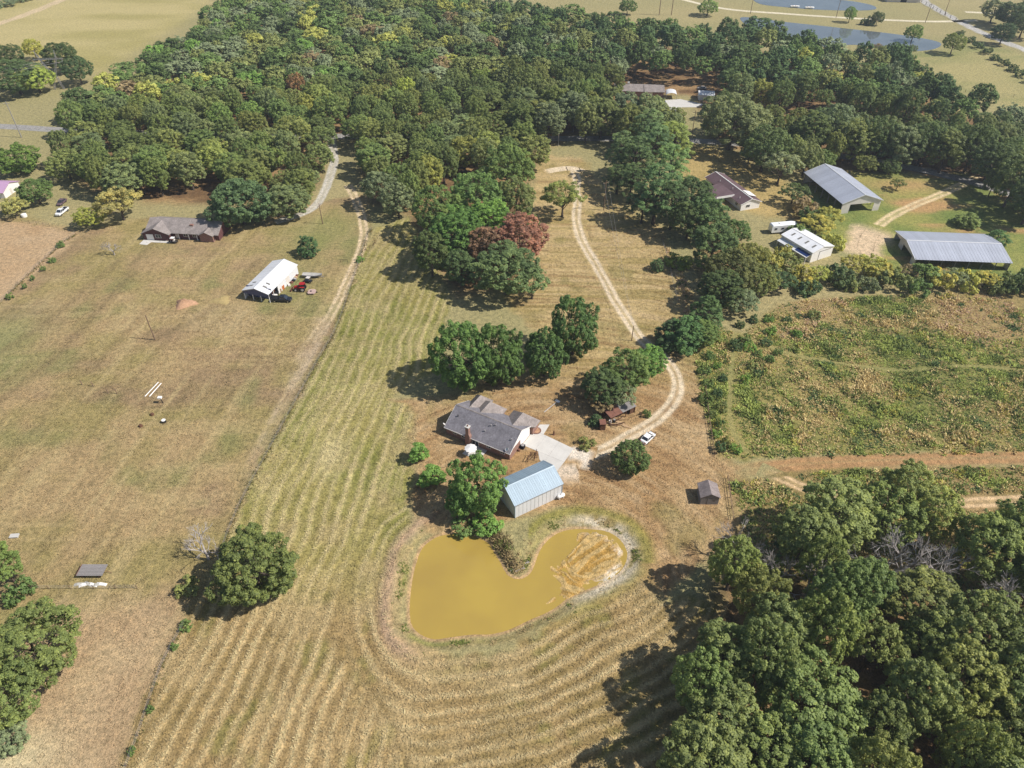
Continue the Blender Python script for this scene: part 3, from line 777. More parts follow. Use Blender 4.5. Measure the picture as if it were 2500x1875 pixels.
def tree(kind, x, y, R, h, colour, label, group=None, cat=None, var=None, jit=0.10, mute=0.0):
    ks = KIND[kind]
    cm, tm, R0, H0 = ks[trng.randrange(len(ks)) if var is None else var]
    rz = trng.uniform(0, 6.283)
    sc = (R / R0 * trng.uniform(.95, 1.05), R / R0 * trng.uniform(.95, 1.05), h / H0)
    z = float(gheight(np.array([x]), np.array([y]))[0]) - 0.03
    cat = cat or ('bush' if kind == 'bush' else 'tree')
    c = GREENS[colour] if isinstance(colour, str) else (leafcol(colour) if not isinstance(colour, tuple) else colour)
    c = np.asarray(c) * (1 - mute) + WOODMEAN * mute
    k = trng.uniform(1 - jit, 1 + jit); w = trng.uniform(-jit, jit) * 0.5
    rgba = (c[0] * k * (1 + w), c[1] * k, c[2] * k * (1 - w), 1)
    if tm is None:
        o = link(TREE_NAME[kind], cm, None, (x, y, z), (0, 0, rz)); o.scale = sc; o.color = rgba
        tag(o, label, cat, group)
    else:
        o = empty(TREE_NAME[kind], label, cat, (x, y, z), rz, group); o.scale = sc
        link('trunk', tm, o)
        link('crown', cm, o).color = rgba
    PLACED.append((x, y, R * (0.5 if kind == 'bush' else 1)))
    return o
def vtree(kind, vx, vy, R, h, colour, label, group=None, zc=None, **kw):
    """crown centre seen at survey point vx, vy"""
    x, y = V(vx, vy, h * (0.55 if zc is None else zc)); return tree(kind, x, y, R, h, colour, label, group, **kw)

def rv(kind, vx, vy, r, h, colour, label, group=None, zc=0.55, **kw):
    """as vtree but the crown radius is given in survey units"""
    x, y = V(vx, vy, h * zc)
    R = r * 1.1302 * (y * cP + (H - h * zc) * sP) / FPX
    return tree(kind, x, y, R, h, colour, label, group, **kw)

# ---- single trees round the farm
rv('round', 545, 1222, 97, 13.5, lin(88, 96, 50), 'big round olive green tree alone at the edge of the hay field', var=0)
rv('bare', 438, 1180, 55, 7.5, (1, 1, 1), 'leafless pale grey tree leaning beside the big round olive tree')
rv('bush', 405, 1268, 26, 2.2, 'olive green', 'low bush in the shadow of the big round olive tree')
rv('oak', 68, 1395, 104, 13, lin(102, 108, 54), 'large yellow green tree at the left edge beside the pale pasture')
rv('oak', 8, 1500, 85, 12, lin(98, 106, 54), 'yellow green tree below the large one at the left edge', var=1)
rv('cedar', 12, 1585, 40, 6, 'grey green', 'small grey green tree at the bottom of the left edge clump')
rv('tall', 0, 1215, 42, 11, 'mid green', 'green tree half out of view at the left edge above the clump')
rv('bush', 35, 1275, 30, 4, 'mid green', 'green bush in front of the left edge trees')
rv('round', 1030, 1046, 64, 13.5, lin(88, 118, 60), 'dense bright green tree at the pond head beside the metal workshop', var=1)
rv('tall', 990, 1085, 34, 8, lin(78, 106, 50), 'leafy side stem left of the tree at the pond head', var=0)
rv('bush', 1055, 1128, 34, 2.6, 'bright green', 'bright green bush on the pond bank below the workshop')
rv('bush', 1002, 1132, 28, 2.0, 'mid green', 'green bush under the tree at the pond head')
rv('young', 905, 975, 21, 5.2, 'bright green', 'slim young tree on the lawn left of the brick house')
rv('young', 934, 1026, 27, 5.0, 'bright green', 'second young tree on the lawn nearer the pond')
rv('round', 1364, 984, 43, 7.4, lin(74, 92, 52), 'round dark tree beside the parked white car')
rv('round', 998, 762, 76, 17.5, lin(76, 102, 48), 'largest of the round trees behind the brick house', var=0)
rv('round', 1076, 762, 62, 16, lin(74, 98, 46), 'second round tree behind the brick house', var=1)
rv('round', 1177, 762, 52, 13.5, lin(72, 96, 50), 'third round tree in the row behind the brick house', var=0)
rv('round', 1240, 702, 58, 17, lin(74, 98, 52), 'tall round tree nearest the driveway behind the house', var=1)
for i, (a, b, r, h, c, k, w) in enumerate([(1305, 832, 52, 10, 'dark green', 'tall', 'left of the clump'), (1352, 800, 55, 11, 'mid green', 'oak', 'in the middle of the clump'), (1402, 782, 44, 9.5, 'bright green', 'tall', 'at the driveway end of the clump'), (1345, 858, 36, 6.5, 'grey green', 'airy', 'hanging over the lean-to roof'), (1300, 870, 32, 5, 'dull brown', 'airy', 'thin and brown, at the foot of the clump')]):
    rv(k, a, b, r, h, c, f'{c} tree {w} above the old lean-to', 'clump above the lean-to')
rv('cedar', 1288, 905, 17, 2.6, 'deep green', 'small dark cedar beside the old outhouse')
rv('bush', 1268, 957, 19, 1.8, 'olive green', 'rounded olive shrub on the lawn beside the concrete drive')
rv('bush', 1398, 891, 9, 1.8, 'mid green', 'small green shrub inside the bend of the driveway')
rv('bush', 1282, 913, 12, 1.6, 'deep green', 'little dark shrub by the outhouse door')
# ---- grove between the hay field and the driveway
GROVE = 'grove between the hay field and the driveway'
for a, b, r, h, c, k, t in [
    (945, 455, 62, 17, 'mid green', 'oak', 'broad green tree at the north west of the grove'), (1030, 425, 66, 18, lin(94, 114, 58), 'oak', 'fresh green tree at the top of the grove'),
    (1095, 365, 62, 17, 'mid green', 'oak', 'leafy tree on the grove side of the driveway loop'), (985, 500, 64, 18, lin(78, 108, 50), 'tall', 'tall green tree in front of the grove facing the hay field'),
    (930, 545, 46, 15, 'dark green', 'tall', 'dark tree on the hay field edge of the grove'), (1060, 480, 56, 16, 'bright green', 'tall', 'bright tree behind the red leaved tree'),
    (1115, 430, 46, 15, 'olive green', 'oak', 'olive tree above the red leaved tree'), (995, 575, 40, 12, 'deep green', 'tall', 'dark low tree in the shade of the grove'),
    (1142, 487, 28, 8, 'mid green', 'airy', 'small green tree right of the red leaved tree')]:
    rv(k, a, b, r, h, c, t, GROVE)
rv('tall', 1122, 512, 66, 16.5, lin(128, 84, 74), 'red leaved tree among the green grove', var=0, jit=0.02)
rv('oak', 1058, 528, 50, 14, lin(118, 88, 74), 'red brown leaved tree at the shaded side of the grove', var=1, jit=0.02)
rv('oak', 1092, 580, 80, 15.5, lin(88, 104, 66), 'spreading grey green oak in front of the red tree', var=1)
rv('airy', 1150, 615, 40, 9, lin(90, 106, 68), 'low bough of grey green leaves right of the oak', var=1)
rv('airy', 1216, 428, 50, 12.5, lin(110, 116, 58), 'thin olive tree with a dark trunk beside the driveway', var=0)
# ---- shade trees between the grove and the country road
for a, b, r, h, c, t in [(1150, 325, 44, 15, 'olive green', 'olive tree at the road side of the grove'), (1185, 262, 44, 17, 'grey green', 'grey green tree left of the driveway loop'), (1240, 235, 44, 18, 'grey green', 'grey green tree straight behind the driveway loop'), (1300, 250, 44, 18, 'olive green', 'olive tree behind the loop beside the pines'),
    (1275, 205, 42, 16, 'mid green', 'green tree between the loop and the grey roofed house'), (1350, 240, 44, 18, 'grey green', 'grey green tree before the grey roofed house'), (1400, 245, 46, 18, lin(104, 112, 78), 'pale green tree before the garage'), (1445, 265, 38, 16, 'olive green', 'olive tree at the right of the roadside trees')]:
    rv('tall', a, b, r, h, c, t, 'roadside shade trees')
# ---- pines right of the driveway
for a, b, r, h, c, t in [(1420, 415, 52, 21, lin(82, 106, 66), 'tall pine on the meadow side of the driveway'), (1372, 345, 44, 19, 'deep green', 'dark pine near the driveway loop'), (1415, 320, 46, 20, lin(80, 102, 68), 'pine standing behind the tall pine'),
    (1448, 370, 46, 21, lin(88, 110, 62), 'pine on the right of the pine stand'), (1365, 395, 36, 14, 'dark green', 'short dark pine at the shaded front of the stand'), (1455, 440, 40, 17, 'deep green', 'dark pine next to the hedgerow'), (1345, 330, 38, 18, lin(82, 100, 66), 'leftmost pine beside the driveway loop'), (1400, 285, 42, 19, lin(86, 104, 66), 'pine at the back of the stand near the country road'),
    (1455, 310, 42, 19, lin(112, 122, 56), 'yellowish pine at the back right of the stand'), (1335, 385, 30, 11, 'dark green', 'small dark pine on the driveway edge'), (1390, 440, 34, 13, 'deep green', 'pine at the very front of the stand')]:
    rv('pine', a, b, r, h, c, t, 'pine stand')
# ---- hedgerow running down to the meadow
HEDGE = 'hedgerow between the mown yard and the barns'
for a, b, r, h, c, k, t in [
    (1500, 425, 46, 14, 'deep green', 'tall', 'dark hedgerow tree below the maroon roofed house'), (1530, 468, 46, 15, lin(80, 98, 56), 'tall', 'green hedgerow tree left of the camper trailer'),
    (1490, 475, 40, 13, 'dark green', 'oak', 'dark hedgerow tree next to the pines'), (1540, 530, 50, 15, lin(74, 92, 58), 'tall', 'tall dark tree in the middle of the hedgerow'),
    (1590, 500, 34, 8, 'mid green', 'oak', 'green tree right behind the camper trailer'), (1615, 560, 44, 11, lin(112, 112, 54), 'oak', 'olive gold tree at the south of the hedgerow'),
    (1580, 585, 52, 13, lin(90, 92, 52), 'oak', 'brown green tree at the foot of the hedgerow'), (1560, 625, 46, 12, 'dark green', 'tall', 'shaded tree at the hedgerow corner'),
    (1640, 605, 38, 9, lin(100, 104, 54), 'oak', 'olive tree where the hedgerow meets the meadow'), (1600, 650, 34, 7, 'grey green', 'oak', 'grey green bushy tree at the meadow corner'),
    (1480, 715, 46, 10, lin(70, 96, 52), 'cedar', 'broad cedar beside the driveway bend'), (1528, 672, 40, 10, lin(70, 92, 54), 'cedar', 'cedar behind the broad one by the driveway bend'),
    (1450, 720, 36, 8, 'deep green', 'cedar', 'dark cedar leaning over the driveway'), (1520, 720, 34, 7.5, 'mid green', 'tall', 'green tree on the meadow side of the cedars'),
    (1420, 570, 16, 4, 'deep green', 'cedar', 'small cedar at the edge of the mown strip'), (1470, 560, 26, 3.5, lin(116, 124, 48), 'bush', 'yellow green brush patch in the mown strip')]:
    rv(k, a, b, r * 1.14, h, c, t, HEDGE)
# ---- the shrub row between the barns and the meadow
row = [(1665, 560, 30, 5, 'golden', 'bush'), (1700, 575, 34, 5, 'olive green', 'bush'), (1690, 610, 34, 5, 'deep green', 'airy'), (1735, 600, 30, 5, 'golden', 'bush'), (1750, 470, 26, 5, 'dark green', 'bush'), (1735, 440, 34, 6, 'dull brown', 'bush'),
       (1765, 490, 40, 6, 'golden', 'airy'), (1790, 470, 34, 6, lin(132, 130, 56), 'airy'), (1725, 500, 26, 5, 'mid green', 'bush'), (1800, 520, 26, 5, 'yellow green', 'bush'), (1715, 420, 34, 7, 'dark green', 'airy'),
       (1770, 595, 26, 5, 'yellow green', 'airy'), (1810, 590, 36, 6, 'dark green', 'bush'), (1845, 575, 32, 6, 'golden', 'airy'), (1880, 575, 34, 6, 'yellow green', 'airy'), (1905, 590, 30, 5, 'golden', 'bush'), (1870, 612, 26, 4, 'grey green', 'bush'),
       (1935, 605, 30, 5, 'olive green', 'bush'), (1965, 590, 26, 5, 'dull brown', 'airy'), (2000, 590, 30, 7, 'mid green', 'young'), (2030, 605, 28, 5, 'golden', 'bush'), (2060, 600, 30, 5, 'grey green', 'airy'), (2095, 605, 30, 5, 'yellow green', 'bush'),
       (2130, 605, 30, 5, 'golden', 'airy'), (2160, 612, 30, 5, 'olive green', 'bush'), (2195, 610, 36, 6, 'dark green', 'bush'), (2225, 600, 36, 6, 'mid green', 'bush'), (1985, 622, 24, 4, 'mid green', 'bush'), (1745, 622, 28, 4, 'deep green', 'bush'),
       (1660, 615, 26, 5, 'golden', 'airy'), (1690, 545, 20, 4, 'golden', 'bush'), (1830, 608, 24, 4, 'olive green', 'bush')]
where = lambda a, b: ('beside the open hay barn' if b < 480 else 'beside the white shed' if b < 530 or a < 1700 else 'behind the white shed yard' if a < 1800 else 'on the gravel yard side of the long barn' if a < 1910 else 'in front of the long barn' if a < 2120 else 'past the end of the long barn')
seen = {}
for a, b, r, h, c, k in sorted(row):
    cn = c if isinstance(c, str) else 'golden olive'
    base = f'{cn} {"shrub" if k == "bush" else "small tree"} {where(a, b)}'
    seen[base] = seen.get(base, 0) + 1
    rv(k, a, b, r, h, c, base if seen[base] == 1 else base + [' , farther right', ' , farthest right', ' , at its right end'][seen[base] - 2].replace(' ,', ','), 'shrub row below the barns', zc=0.5)
rv('cedar', 2092, 474, 31, 4.6, lin(96, 108, 56), 'wide bushy cedar on the lawn behind the long barn', zc=0.5)
rv('cedar', 2157, 512, 28, 5.2, lin(78, 104, 56), 'small cedar at the corner of the long barn')
rv('airy', 1940, 398, 18, 4, 'olive green', 'scraggly small tree on the bare patch by the woods')
# ---- round the brown house on the left
for a, b, r, h, c, k, t in [(516, 432, 76, 15.5, lin(76, 96, 66), 'round', 'big dark blue green tree overhanging the brown house'), (663, 528, 27, 6.5, lin(58, 84, 52), 'cedar', 'dark cone shaped cedar above the white barn'),
    (192, 468, 34, 6.5, lin(128, 132, 56), 'oak', 'yellow green bushy tree left of the brown house'), (255, 440, 52, 11, lin(140, 130, 78), 'airy', 'half bare olive tree beside the brown house'),
    (615, 395, 36, 9, 'olive green', 'oak', 'olive tree at the bend of the gravel lane'), (560, 355, 40, 13, 'olive green', 'tall', 'olive tree behind the big blue green one'), (75, 412, 40, 9, 'mid green', 'oak', 'round green tree right of the pink roof'),
    (28, 448, 34, 6, lin(132, 130, 80), 'airy', 'thin yellow grey tree below the pink roof'), (38, 342, 48, 10, lin(92, 112, 46), 'round', 'round bright tree by the left end of the country road'), (20, 445, 14, 4, 'yellow green', 'bush', 'yellow green bush under the pink roof'),
    (140, 355, 46, 11, lin(112, 116, 62), 'oak', 'olive tree above the white pickup'), (826, 405, 44, 13, 'grey green', 'oak', 'grey green tree at the end of the field lane'), (858, 432, 40, 12, 'grey green', 'oak', 'grey green tree on the hay field corner')]:
    rv(k, a, b, r, h, c, t)
rv('bare', 243, 540, 26, 4.5, (1, 1, 1), 'bare grey sapling in the pasture below the brown house', zc=.4)
for a, b, r in [(131, 527, 11), (112, 560, 8), (92, 580, 6), (70, 600, 5), (20, 640, 8), (52, 618, 5)]:
    rv('bush', a, b, r, 1.6, 'mid green', f'{"largest" if r == 11 else "small"} green bush on the fence row, {["nearest the house", "second from the house", "third from the house", "fourth from the house", "at the left edge", "fifth from the house"][[131, 112, 92, 70, 20, 52].index(a)]}', 'fence row bushes')
rv('bush', 778, 560, 9, 1.5, 'bright green', 'small green bush beside the field lane')
for a, b in [(400, 1352), (377, 1395), (322, 1530), (283, 1622)]:
    rv('bush', a, b, 9 if b != 1352 else 14, 1.2, 'mid green', f'weedy tuft on the hay field fence {"under the round olive tree" if b == 1352 else "just south of the olive tree" if b == 1395 else "halfway down" if b == 1530 else "at the bottom edge"}', 'fence tufts')
# ---- far trees beyond the woods
for a, b, r, h, c, k, t in [(1356, 14, 22, 9, 'mid green', 'oak', 'lone tree in the far field above the woods'), (1530, 16, 24, 9, lin(110, 128, 64), 'oak', 'bright lone tree left of the far ponds'), (1838, 30, 14, 9, lin(100, 122, 58), 'oak', 'small tree on the bank of the long pond'),
    (1975, 70, 22, 9, lin(96, 116, 54), 'oak', 'tree on the far bank at the right of the long pond'), (2062, 92, 24, 11, lin(116, 122, 62), 'oak', 'leaning tree at the right end of the long pond'), (1915, 106, 10, 5, 'grey green', 'airy', 'grey green sapling on the near bank'), (1895, 103, 10, 5, 'dull brown', 'airy', 'brown sapling on the near bank'),
    (1970, 108, 12, 6, 'grey green', 'airy', 'thin tree on the near bank at the right'), (1945, 105, 9, 5, 'grey green', 'airy', 'low grey tree between the saplings on the near bank'), (1897, 38, 14, 8, 'dark green', 'oak', 'dark tree beside the far gravel track'), (1882, 44, 10, 5, 'dark green', 'bush', 'dark shrub left of the dark tree on the far track'), (1868, 45, 8, 4, 'dark green', 'bush', 'smallest dark shrub on the far track'),
    (2150, 20, 30, 14, 'grey green', 'tall', 'grey tree by the far road'), (2185, 30, 34, 15, 'dark green', 'tall', 'dark tree by the far road'), (2215, 50, 36, 15, 'dark green', 'oak', 'dark tree at the right edge by the far road'), (2240, 15, 36, 15, 'mid green', 'oak', 'green tree at the top right corner'), (2170, 70, 26, 12, 'deep green', 'tall', 'shaded tree below the far road'),
    (30, 165, 62, 15, lin(74, 92, 58), 'oak', 'broad dark tree left of the transmission tower'), (75, 170, 40, 12, lin(128, 138, 58), 'oak', 'yellow green tree beside the transmission tower'), (128, 122, 42, 15, 'dark green', 'oak', 'dark tree directly behind the transmission tower'), (165, 150, 34, 13, 'deep green', 'oak', 'dark tree right of the transmission tower'), (70, 105, 24, 11, 'yellow green', 'oak', 'yellow tinged tree behind the tower'), (15, 120, 34, 13, 'dark green', 'oak', 'dark tree at the left edge behind the tower')]:
    rv(k, a, b, r, h, c, t)
for i in range(9):
    rv('bush', 2075 + i * 19, 72 + i * 12.5, 12, 3, 'dark green', f'dark shrub in the far roadside row, {["first","second","third","fourth","fifth","sixth","seventh","eighth","ninth"][i]} from the top', 'far roadside shrubs')
for i, (a, b) in enumerate([(-20, 12), (15, 5), (45, -6)]):
    rv('bush', a, b, 20, 4, 'grey green', f'{["first", "second", "third"][i]} grey bush from the left on the far west field margin', 'far west bushes')

# ---- the belt of big trees behind the barns
for i, (a, b, r, h, c, k, t) in enumerate([(1585, 262, 84, 21, lin(96, 102, 74), 'oak', 'huge grey green oak beside the lawn beyond the country road'), (1655, 320, 56, 17, 'dark green', 'oak', 'dark oak behind the maroon roofed house'), (1688, 362, 46, 12, lin(118, 122, 98), 'airy', 'pale silvery tree between the maroon roofed house and the hay barn'),
    (1755, 285, 50, 18, 'dark green', 'tall', 'dark tree straight behind the hay barn roof'), (1805, 270, 50, 19, 'grey green', 'oak', 'grey green tree behind the hay barn, left of the road bend'), (1850, 300, 48, 17, 'olive green', 'tall', 'olive tree behind the right slope of the hay barn'), (1900, 300, 50, 18, 'dark green', 'oak', 'dark oak at the back of the bare patch'),
    (1950, 312, 48, 17, 'grey green', 'tall', 'grey green tree behind the scraggly small tree'), (2000, 305, 50, 18, 'dark green', 'oak', 'dark spreading oak left of the barn driveway mouth'), (2048, 322, 46, 17, 'olive green', 'tall', 'olive tree over the mouth of the barn driveway'), (2105, 318, 52, 18, 'dark green', 'oak', 'dark oak where the barn driveway enters the woods'),
    (2150, 352, 50, 18, 'deep green', 'tall', 'deep green tree shading the barn driveway'), (2195, 390, 50, 18, 'dark green', 'oak', 'dark oak over the lawn at the right edge'), (2235, 430, 50, 17, 'deep green', 'tall', 'lowest dark tree at the right edge by the lawn'), (1780, 345, 30, 8, 'mid green', 'oak', 'low green tree touching the back of the hay barn'), (1870, 352, 28, 7, 'olive green', 'oak', 'low olive tree on the edge of the bare patch'), (1925, 360, 26, 6, 'dark green', 'oak', 'small dark tree on the edge of the bare patch')]):
    rv(k, a, b, r, h, c, t, 'tree belt behind the barns', mute=.2)
WEST_EDGE = [(1535, 768), (1548, 790), (1520, 800), (1562, 815), (1530, 828), (1550, 850), (1525, 862), (1560, 880), (1540, 895), (1555, 915), (1548, 938), (1570, 955), (1590, 968), (1555, 968), (1590, 745), (1620, 750), (1640, 765), (1655, 740), (1610, 735), (1680, 760), (1600, 700), (1630, 690), (1660, 690), (1700, 690), (1720, 720), (1665, 715), (1760, 680), (1660, 775), (1625, 790), (1610, 820)]
edge = {}
for a, b in sorted(WEST_EDGE, key=lambda p: p[1]):
    r_, c_ = trng.uniform(9, 15), trng.choice(['mid green', 'deep green', 'bright green', 'olive green'])
    zone = 'under the hedgerow' if b < 725 else 'by the trail fork' if b < 790 else 'halfway down' if b < 880 else 'near the farm track'
    edge.setdefault(f'{"large" if r_ > 12.4 else "small"} {c_} shrub {"left" if a < 1580 else "right"} of the meadow trail {zone}', []).append((a, b, r_, c_))
for lab, its in edge.items():
    for n, (a, b, r_, c_) in enumerate(its):
        rv('bush', a, b, r_, trng.uniform(1.3, 2.4), c_, lab if len(its) == 1 else ['upper ', 'lower ', 'lowest '][n] + lab, 'shrubs at the west end of the meadow', zc=.4, jit=.15)

# ---- the woods
KEEP_OUT = [(VP([(1330, 180), (1440, 180), (1545, 190), (1545, 285), (1480, 290), (1420, 240), (1330, 225)]), 0.0), (VP([(1480, 310), (1545, 320), (1700, 390), (1720, 470), (1480, 440)]), 0.0),
            (VP([(706, 325), (762, 325), (790, 420), (775, 440), (690, 440)]), 0.0), (VP([(330, 425), (600, 440), (600, 540), (330, 540)]), 0.0), (VP([(1160, 320), (1400, 320), (1400, 470), (1160, 480)]), 0.0), (VP([(1740, 355), (2090, 378), (2090, 470), (1740, 470)]), 0.0)]
ROADLINE = smooth_line(ROAD, 4.0)
LANDMARKS = [('the brown house', V(400, 490)), ('the gravel lane', V(735, 370)), ('the transmission tower', V(120, 185)), ('the hay field', V(830, 520)), ('the driveway loop', V(1230, 370)), ('the grey roofed house', V(1385, 215)),
             ('the maroon roofed house', V(1570, 410)), ('the open hay barn', V(1820, 400)), ('the barn driveway', V(2080, 400)), ('the long blue pond', V(1800, 80)), ('the far west field', V(330, 60)), ('the far north field', V(1100, 10)), ('the farm track', V(1900, 994)), ('the farm pond', V(1500, 1250)), ('the small shed', V(1540, 1090))]
def beside(x, y):
    n, p = min(LANDMARKS, key=lambda L: (L[1][0] - x) ** 2 + (L[1][1] - y) ** 2)
    dx, dy = x - p[0], y - p[1]
    w = 'just by' if math.hypot(dx, dy) < 16 else ('behind' if dy > 0 else 'in front of') if abs(dy) > abs(dx) else ('right of' if dx > 0 else 'left of')
    d = math.hypot(dx, dy)
    far = '' if d < 35 else 'well ' if d < 70 else 'far '
    return (far + w if w != 'just by' else w) + ' ' + n
USED = {}
def woods(poly, zc, spacing, mix, hr, seed, group, limit=999, rr=(0.62, 0.8), colours=None, special=()):
    r = random.Random(seed)
    P = VP(poly, zc); lo, hi = P.min(0), P.max(0)
    pts, tries = [], 0
    n = int((hi[0] - lo[0]) * (hi[1] - lo[1]) / spacing ** 2 * 14)
    X = np.array([r.uniform(lo[0], hi[0]) for _ in range(n)]); Y = np.array([r.uniform(lo[1], hi[1]) for _ in range(n)])
    ok = pin(X, Y, P) & (pdist(X, Y, ROADLINE) > 3.6)
    for Q, _ in KEEP_OUT: ok &= ~pin(X, Y, Q)
    for x, y in zip(X[ok], Y[ok]):
        s = spacing * r.choice([r.uniform(0.72, 1.0), r.uniform(0.9, 1.2), r.uniform(1.15, 1.45)])
        if any((x - a) ** 2 + (y - b) ** 2 < (s * 0.5 + c * 0.5) ** 2 for a, b, c in pts): continue
        if any((x - a) ** 2 + (y - b) ** 2 < (s * 0.5 + c * 0.45) ** 2 for a, b, c in PLACED): continue
        pts.append((x, y, s))
    return pts
for i, (a, b2, s_) in enumerate([(1745, 1265, 1.0), (1955, 1215, 1.3), (2030, 1235, 1.2), (1895, 1228, 1.1), (1612, 1168, .9), (2195, 1315, 1.1), (1690, 1225, .9)]):
    x, y = V(a, b2, 7); tree('bare', x, y, 5.4 * s_, 12.5 * s_, (1, 1, 1), f'leafless grey tree among the south east woods, {["third", "fifth", "sixth", "fourth", "first", "seventh", "second"][i]} from the left', 'bare trees in the south east woods', jit=0)
A_WOODS = [(200, 195), (330, 110), (430, 72), (470, 22), (560, -30), (1000, -25), (1050, 20), (1100, 60), (1130, 240), (1130, 330), (1080, 330), (1000, 350), (930, 380), (880, 420), (815, 430), (800, 370), (785, 300), (768, 265), (690, 255), (700, 320), (685, 370), (645, 415), (600, 425), (560, 385), (440, 375), (330, 385), (215, 395), (120, 320), (190, 290), (130, 240)]
B_WOODS = [(1050, 20), (1300, 45), (1490, 80), (1640, 72), (1720, 98), (1830, 125), (1950, 125), (2040, 195), (2115, 232), (2130, 262), (1960, 245), (1760, 215), (1580, 195), (1500, 165), (1340, 150), (1320, 185), (1310, 235), (1200, 240), (1130, 300), (1100, 60)]
C_WOODS = [(1190, 190), (1330, 215), (1420, 235), (1462, 290), (1445, 320), (1330, 270), (1190, 262)]
D_WOODS = [(1555, 215), (1640, 235), (1760, 245), (1900, 268), (2000, 272), (2090, 262), (2230, 240), (2330, 300), (2330, 440), (2200, 410), (2130, 365), (2080, 345), (1950, 348), (1740, 345), (1650, 310), (1570, 300)]
SE_WOODS = [(1585, 1165), (1700, 1110), (1850, 1060), (2000, 1055), (2110, 1120), (2290, 1190), (2500, 1320), (2600, 1850), (1480, 1850), (1500, 1490), (1560, 1380), (1570, 1250)]
all_pts = []
for poly, sp, seed, gname in ((A_WOODS, 8.8, 3, 'west woods'), (B_WOODS, 8.2, 4, 'north woods'), (C_WOODS, 9.5, 5, 'roadside trees behind the driveway loop'), (D_WOODS, 7.2, 6, 'woods behind the barns'), (SE_WOODS, 7.0, 9, 'south east woods')):
    for x, y, s in woods(poly, 8.5, sp, None, None, seed, gname): all_pts.append((x, y, s, gname))
print('woodland trees', len(all_pts), 'placed', len(PLACED))
MIXES = {'west woods': [('mid green', 26), ('olive green', 24), ('dark green', 18), ('grey green', 16), ('yellow green', 6), ('dull brown', 2), ('bright green', 3)],
         'north woods': [('dark green', 34), ('deep green', 22), ('mid green', 16), ('grey green', 12), ('olive green', 10), ('yellow green', 3)],
         'roadside trees behind the driveway loop': [('grey green', 40), ('olive green', 30), ('mid green', 30)],
         'woods behind the barns': [('dark green', 40), ('grey green', 26), ('deep green', 20), ('olive green', 14)],
         'south east woods': [('olive green', 44), ('mid green', 40), ('dark green', 6), ('yellow green', 4), ('grey green', 6)]}
wr = random.Random(21)
all_pts.sort(key=lambda p: math.hypot(p[0], p[1], H) if p[3] != 'south east woods' else 0)
NTHINGS = 300
stuff_pts = all_pts[NTHINGS:]
LABELS = {}
def wood_tree(x, y, s, gname):
    mix = MIXES[gname]
    c = wr.choices([m[0] for m in mix], [m[1] for m in mix])[0]
    k = wr.choices(['oak', 'tall', 'airy'], [50, 46, 4])[0]
    R = s * (wr.uniform(0.64, 0.82) if gname != 'south east woods' else wr.uniform(0.8, 1.02))
    h = {'west woods': 13.5, 'north woods': 16, 'woods behind the barns': 13, 'south east woods': 16}.get(gname, 17) * wr.uniform(0.82, 1.15)
    if k == 'airy': h *= 0.85
    return k, R, h, c
NAMED = [('rust brown', V(360, 160, 10), 'pinkish brown dying tree among the west woods'), (lin(134, 84, 70), V(640, 180, 10), 'small red tree deep in the west woods'), (lin(176, 130, 96), V(710, 150, 10), 'pale orange brown tree near the top of the west woods'), ('rust brown', V(800, 80, 10), 'rusty tree at the far side of the west woods'),
         (lin(150, 156, 56), V(880, 185, 10), 'lime yellow tree in the middle of the west woods'), (lin(158, 150, 62), V(1000, 120, 10), 'golden tree toward the far north field')]
for x, y, s, g in all_pts[:NTHINGS]:
    k, R, h, c = wood_tree(x, y, s, g)
    hit = [n for n in NAMED if math.hypot(n[1][0] - x, n[1][1] - y) < 6]
    if hit and not hit[0][2] in LABELS:
        LABELS[hit[0][2]] = None
        tree(k, x, y, R * .85, h, hit[0][0], hit[0][2], g, mute=.3)
        continue
    form = {'oak': 'spreading', 'tall': 'tall', 'airy': 'thin'}[k]
    LABELS.setdefault((f'{form} {c} tree {beside(x, y)}', 0), []).append((k, x, y, R, h, c, g))
ORD = ['nearest', 'second nearest', 'third nearest', 'fourth nearest', 'fifth nearest', 'sixth nearest', 'seventh nearest', 'eighth nearest', 'ninth nearest', 'tenth nearest', 'eleventh nearest', 'twelfth nearest', 'thirteenth nearest', 'fourteenth nearest', 'fifteenth nearest']
for (lab, g), items in LABELS.items() if False else [(q, LABELS[q]) for q in LABELS if isinstance(q, tuple)]:
    items.sort(key=lambda t: t[2])
    for n, (k, x, y, R, h, c, g) in enumerate(items):
        l = lab if len(items) == 1 else f'{lab}, {ORD[min(n, 14)]}'
        tree(k, x, y, R, h, c, l, g, mute=0.55 if g == 'south east woods' else 0.5, jit=.14)
